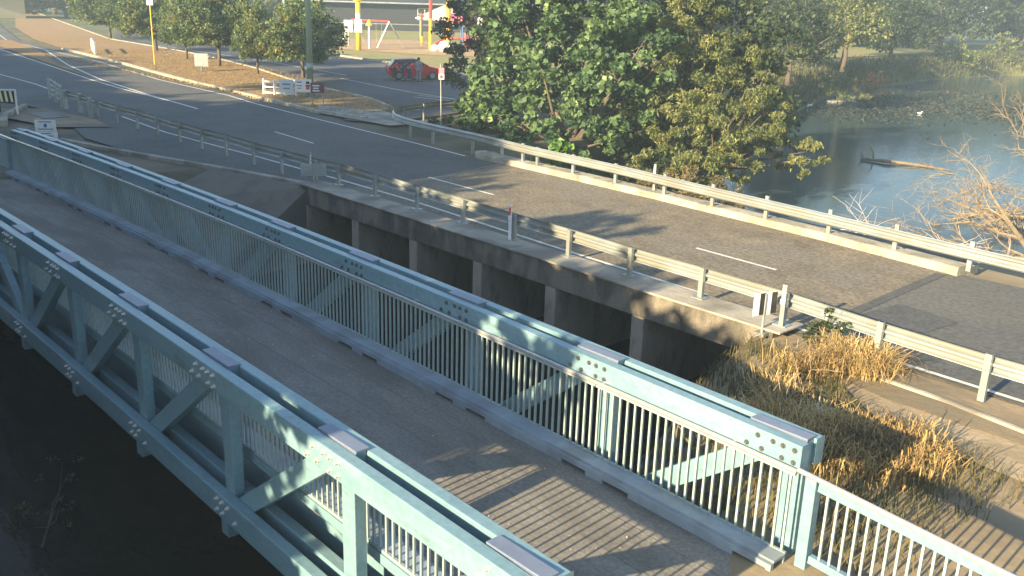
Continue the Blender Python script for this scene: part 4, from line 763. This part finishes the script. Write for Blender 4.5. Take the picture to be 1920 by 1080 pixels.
# ------------------------------------------------------------------ people
def person(loc,rz,label,J,top,legs,hair=True):
    o=empty('person',loc,label,'person',None,rz)
    def sk(name,verts,edges,m,par,lvl=2):
        me=bpy.data.meshes.new(name); me.from_pydata([v_[:3] for v_ in verts],edges,[]); me.materials.append(m); ob=bpy.data.objects.new(name,me); COL.objects.link(ob); ob.parent=par
        md=ob.modifiers.new('skin','SKIN'); 
        for i,v_ in enumerate(verts): me.skin_vertices[0].data[i].radius=(v_[3],v_[3]) if len(v_)==4 else (v_[3],v_[4])
        me.skin_vertices[0].data[0].use_root=True; ss=ob.modifiers.new('sub','SUBSURF'); ss.levels=1; ss.render_levels=lvl; return ob
    j=J
    V=[(*j['pel'],.14,.11),(*j['chest'],.15,.11),(*j['neck'],.06),(*j['head'],.085,.1),(*j['crown'],.07)]
    E=[(0,1),(1,2),(2,3),(3,4)]
    def add(par,pts,rads):
        p=par
        for q,r_ in zip(pts,rads): V.append((*q,r_)); E.append((p,len(V)-1)); p=len(V)-1
        return p
    for sd_ in('l','r'):
        h=add(1,[j['sh'+sd_],j['el'+sd_],j['wr'+sd_],j['ha'+sd_]],[.06,.045,.032,.035])
        hp=Vector(j['ha'+sd_]); wp=Vector(j['wr'+sd_]); dd=(hp-wp).normalized()
        for k in range(4): add(h,[tuple(hp+dd*.09+Vector((.012*(k-1.5)*2,.01*k,0)))],[.009])
        add(h,[tuple(hp+dd*.03+Vector((.05,0,0)))],[.01])
        add(0,[j['hi'+sd_],j['kn'+sd_],j['an'+sd_],j['to'+sd_]],[.095,.06,.045,.04])
    sk('body',V,E,skin,o)
    # clothing
    Vt=[(*j['pel'],.165,.13),(*j['chest'],.175,.135),(*j['neck'],.075)]; Et=[(0,1),(1,2)]
    for sd_ in('l','r'):
        Vt.append((*j['sh'+sd_],.082)); Et.append((1,len(Vt)-1)); e=Vector(j['sh'+sd_]).lerp(Vector(j['el'+sd_]),.75); Vt.append((*e,.068)); Et.append((len(Vt)-2,len(Vt)-1))
    sk('shirt',Vt,Et,top,o)
    Vt=[(*j['pel'],.16,.13)]; Et=[]
    for sd_ in('l','r'):
        p=0
        for q,r_ in((j['hi'+sd_],.115),(j['kn'+sd_],.08),(tuple(Vector(j['kn'+sd_]).lerp(Vector(j['an'+sd_]),.85)),.065)): Vt.append((*q,r_)); Et.append((p,len(Vt)-1)); p=len(Vt)-1
    sk('trousers',Vt,Et,legs,o)
    hd=Vector(j['head']); cr_=Vector(j['crown']); u=(cr_-hd).normalized(); fw=Vector((0,-1,0)); b=MB(); b.ball(tuple(hd+u*.05+Vector((0,.02,0))),.115,12,(.9,1,1)); b.build('hair',hairm,o,smooth=True)
    b=MB(); b.ball(tuple(hd+Vector((0,-.1,.0))),.02,8); b.build('nose',skin,o)
    for sx in(-.035,.035): b=MB(); b.ball(tuple(hd+Vector((sx,-.085,.03))),.012,6); b.build('eye',black,o)
    for sd_ in('l','r'):
        p=Vector(j['an'+sd_]); t=Vector(j['to'+sd_]); MB().tube([p+Vector((0,.03,-.04)),p.lerp(t,.6)+Vector((0,0,-.02)),t],[.055,.055,.04],8).build('shoe',blackc,o)
    return o
stand=dict(pel=(0,0,.92),chest=(0,0,1.3),neck=(0,0,1.47),head=(0,-.02,1.58),crown=(0,-.01,1.68),shl=(-.19,0,1.38),ell=(-.26,.02,1.1),wrl=(-.24,-.12,.9),hal=(-.22,-.16,.82),shr=(.19,0,1.38),elr=(.26,.0,1.1),wrr=(.2,-.18,1.0),har=(.16,-.26,.98),hil=(-.1,0,.86),knl=(-.12,-.02,.48),anl=(-.13,.02,.08),tol=(-.14,-.16,.04),hir=(.1,0,.86),knr=(.13,-.04,.48),anr=(.14,.02,.08),tor=(.16,-.16,.04))
bend=dict(pel=(0,.12,.85),chest=(0,-.16,1.12),neck=(0,-.32,1.2),head=(0,-.42,1.25),crown=(0,-.49,1.32),shl=(-.18,-.24,1.17),ell=(-.24,-.36,.95),wrl=(-.18,-.5,.8),hal=(-.16,-.56,.74),shr=(.18,-.24,1.17),elr=(.25,-.38,.96),wrr=(.2,-.55,.84),har=(.18,-.62,.8),hil=(-.1,.12,.8),knl=(-.13,.0,.46),anl=(-.14,.08,.08),tol=(-.15,-.1,.04),hir=(.1,.12,.8),knr=(.13,.02,.46),anr=(.14,.1,.08),tor=(.15,-.08,.04))
person((-57.2,41.0,.03),R_(110),'person in bright red top and black trousers bending behind the red car',bend,redc,blackc)
person((-56.6,41.3,.03),R_(140),'person in a navy top and dark trousers leaning in beside the red shirted person',bend,navy,navy)
person((-55.4,41.8,.03),R_(200),'person in grey blue shirt and trousers standing upright by the red car',stand,greyc,greyc)
person((-56.2,41.6,.03),R_(170),'person in red shirt and navy trousers stooping between two others',bend,redc,navy)

# ------------------------------------------------------------------ trees on the bank behind the camera (they shade the bridge and road)
random.seed(11)
def bank_tree(label,x,y,h,w,n=9000,sz=.6):
    bl=[]
    for k in range(9):
        z=h*(.25+.62*k/8); bl.append((x+random.gauss(0,w*.22),y+random.gauss(0,w*.2),z,w*.42*(1.1-.35*k/8)))
    bl+=[(x-w*.3,y,h-w*.38,w*.34),(x+w*.3,y,h-w*.38,w*.34),(x,y,h-w*.33,w*.33),(x-w*.33,y,h*.45,w*.4),(x+w*.33,y,h*.45,w*.4)]
    return tree('bank_tree',label,(x,y,-.5),bl,n,sz,lm_block,.35,'tall trees on the near bank',clump=.35,shell=.3,aspect=.8)
b1=bank_tree('dense tree on the near bank just behind the viewpoint',-14.6,-5.2,7.6,5.2,17000,.36)
bt2=bank_tree('tallest dense tree on the near bank upstream of the bridge',-36,-15,15.4,8,16000,.55)
nb=0
def put(src,x,y,sc,rz):
    global nb; nb+=1; o=copy_tree(src,(x,y,-.5),'dense bank tree shading the bridge, number %s along the bank out of view'%words[min(nb,19)],rz,sc)
for x,y,sz in [(-17.6,-5.4,1.0),(-20.6,-5.8,1.02),(-23.6,-6.2,1.04),(-26.6,-7,1.1),(-12.8,-7.5,.86),(-11.9,-5.2,.78),(-29.6,-8,1.2)]: put(b1,x,y,(1,1,sz*1.07),x)
for x,y,sz in [(-28.6,-13,.97),(-31,-20,1.1),(-43,-15,1.0),(-49.5,-14,.84),(-56,-14,.80),(-62,-14,.84),(-69,-14,.9),(-76,-14,.92),(-84,-14,.95),(-92,-14,1.0)]: put(bt2,x,y,(1,1,sz),x)

for i,(x,y) in enumerate([(-40,-15),(-44,-13),(-48,-15),(-52.5,-14)]):  # unseen high crowns added to shade the right part of the car park
    bl=[(x+random.gauss(0,1.3),y+random.gauss(0,1.2),17.2+.62*k_,2.5) for k_ in range(7)]
    tree('added_shade_tree','added high crowned tree shading the car park, %s of four out of view'%words[i+1],(x,y,-.5),bl,7000,.6,lm_block,.3,'tall trees on the near bank',clump=.35,shell=.3,aspect=.8)
# ------------------------------------------------------------------ haze volume added in place of lens glare
hz_=MB().box(-420,120,-120,420,-6,60).build('haze',white); hz_['kind']='stuff'; hz_['label']='thin pale haze added to stand in for lens glare'; hz_['category']='haze'
M=bpy.data.materials.new('glare_haze_volume'); M.use_nodes=True; n=M.node_tree.nodes; n.remove(n['Principled BSDF']); v=n.new('ShaderNodeVolumePrincipled'); v.inputs['Color'].default_value=(.65,.85,1,1); v.inputs['Density'].default_value=.0013; v.inputs['Anisotropy'].default_value=.1
M.node_tree.links.new(v.outputs[0],n['Material Output'].inputs['Volume']); hz_.data.materials.clear(); hz_.data.materials.append(M)
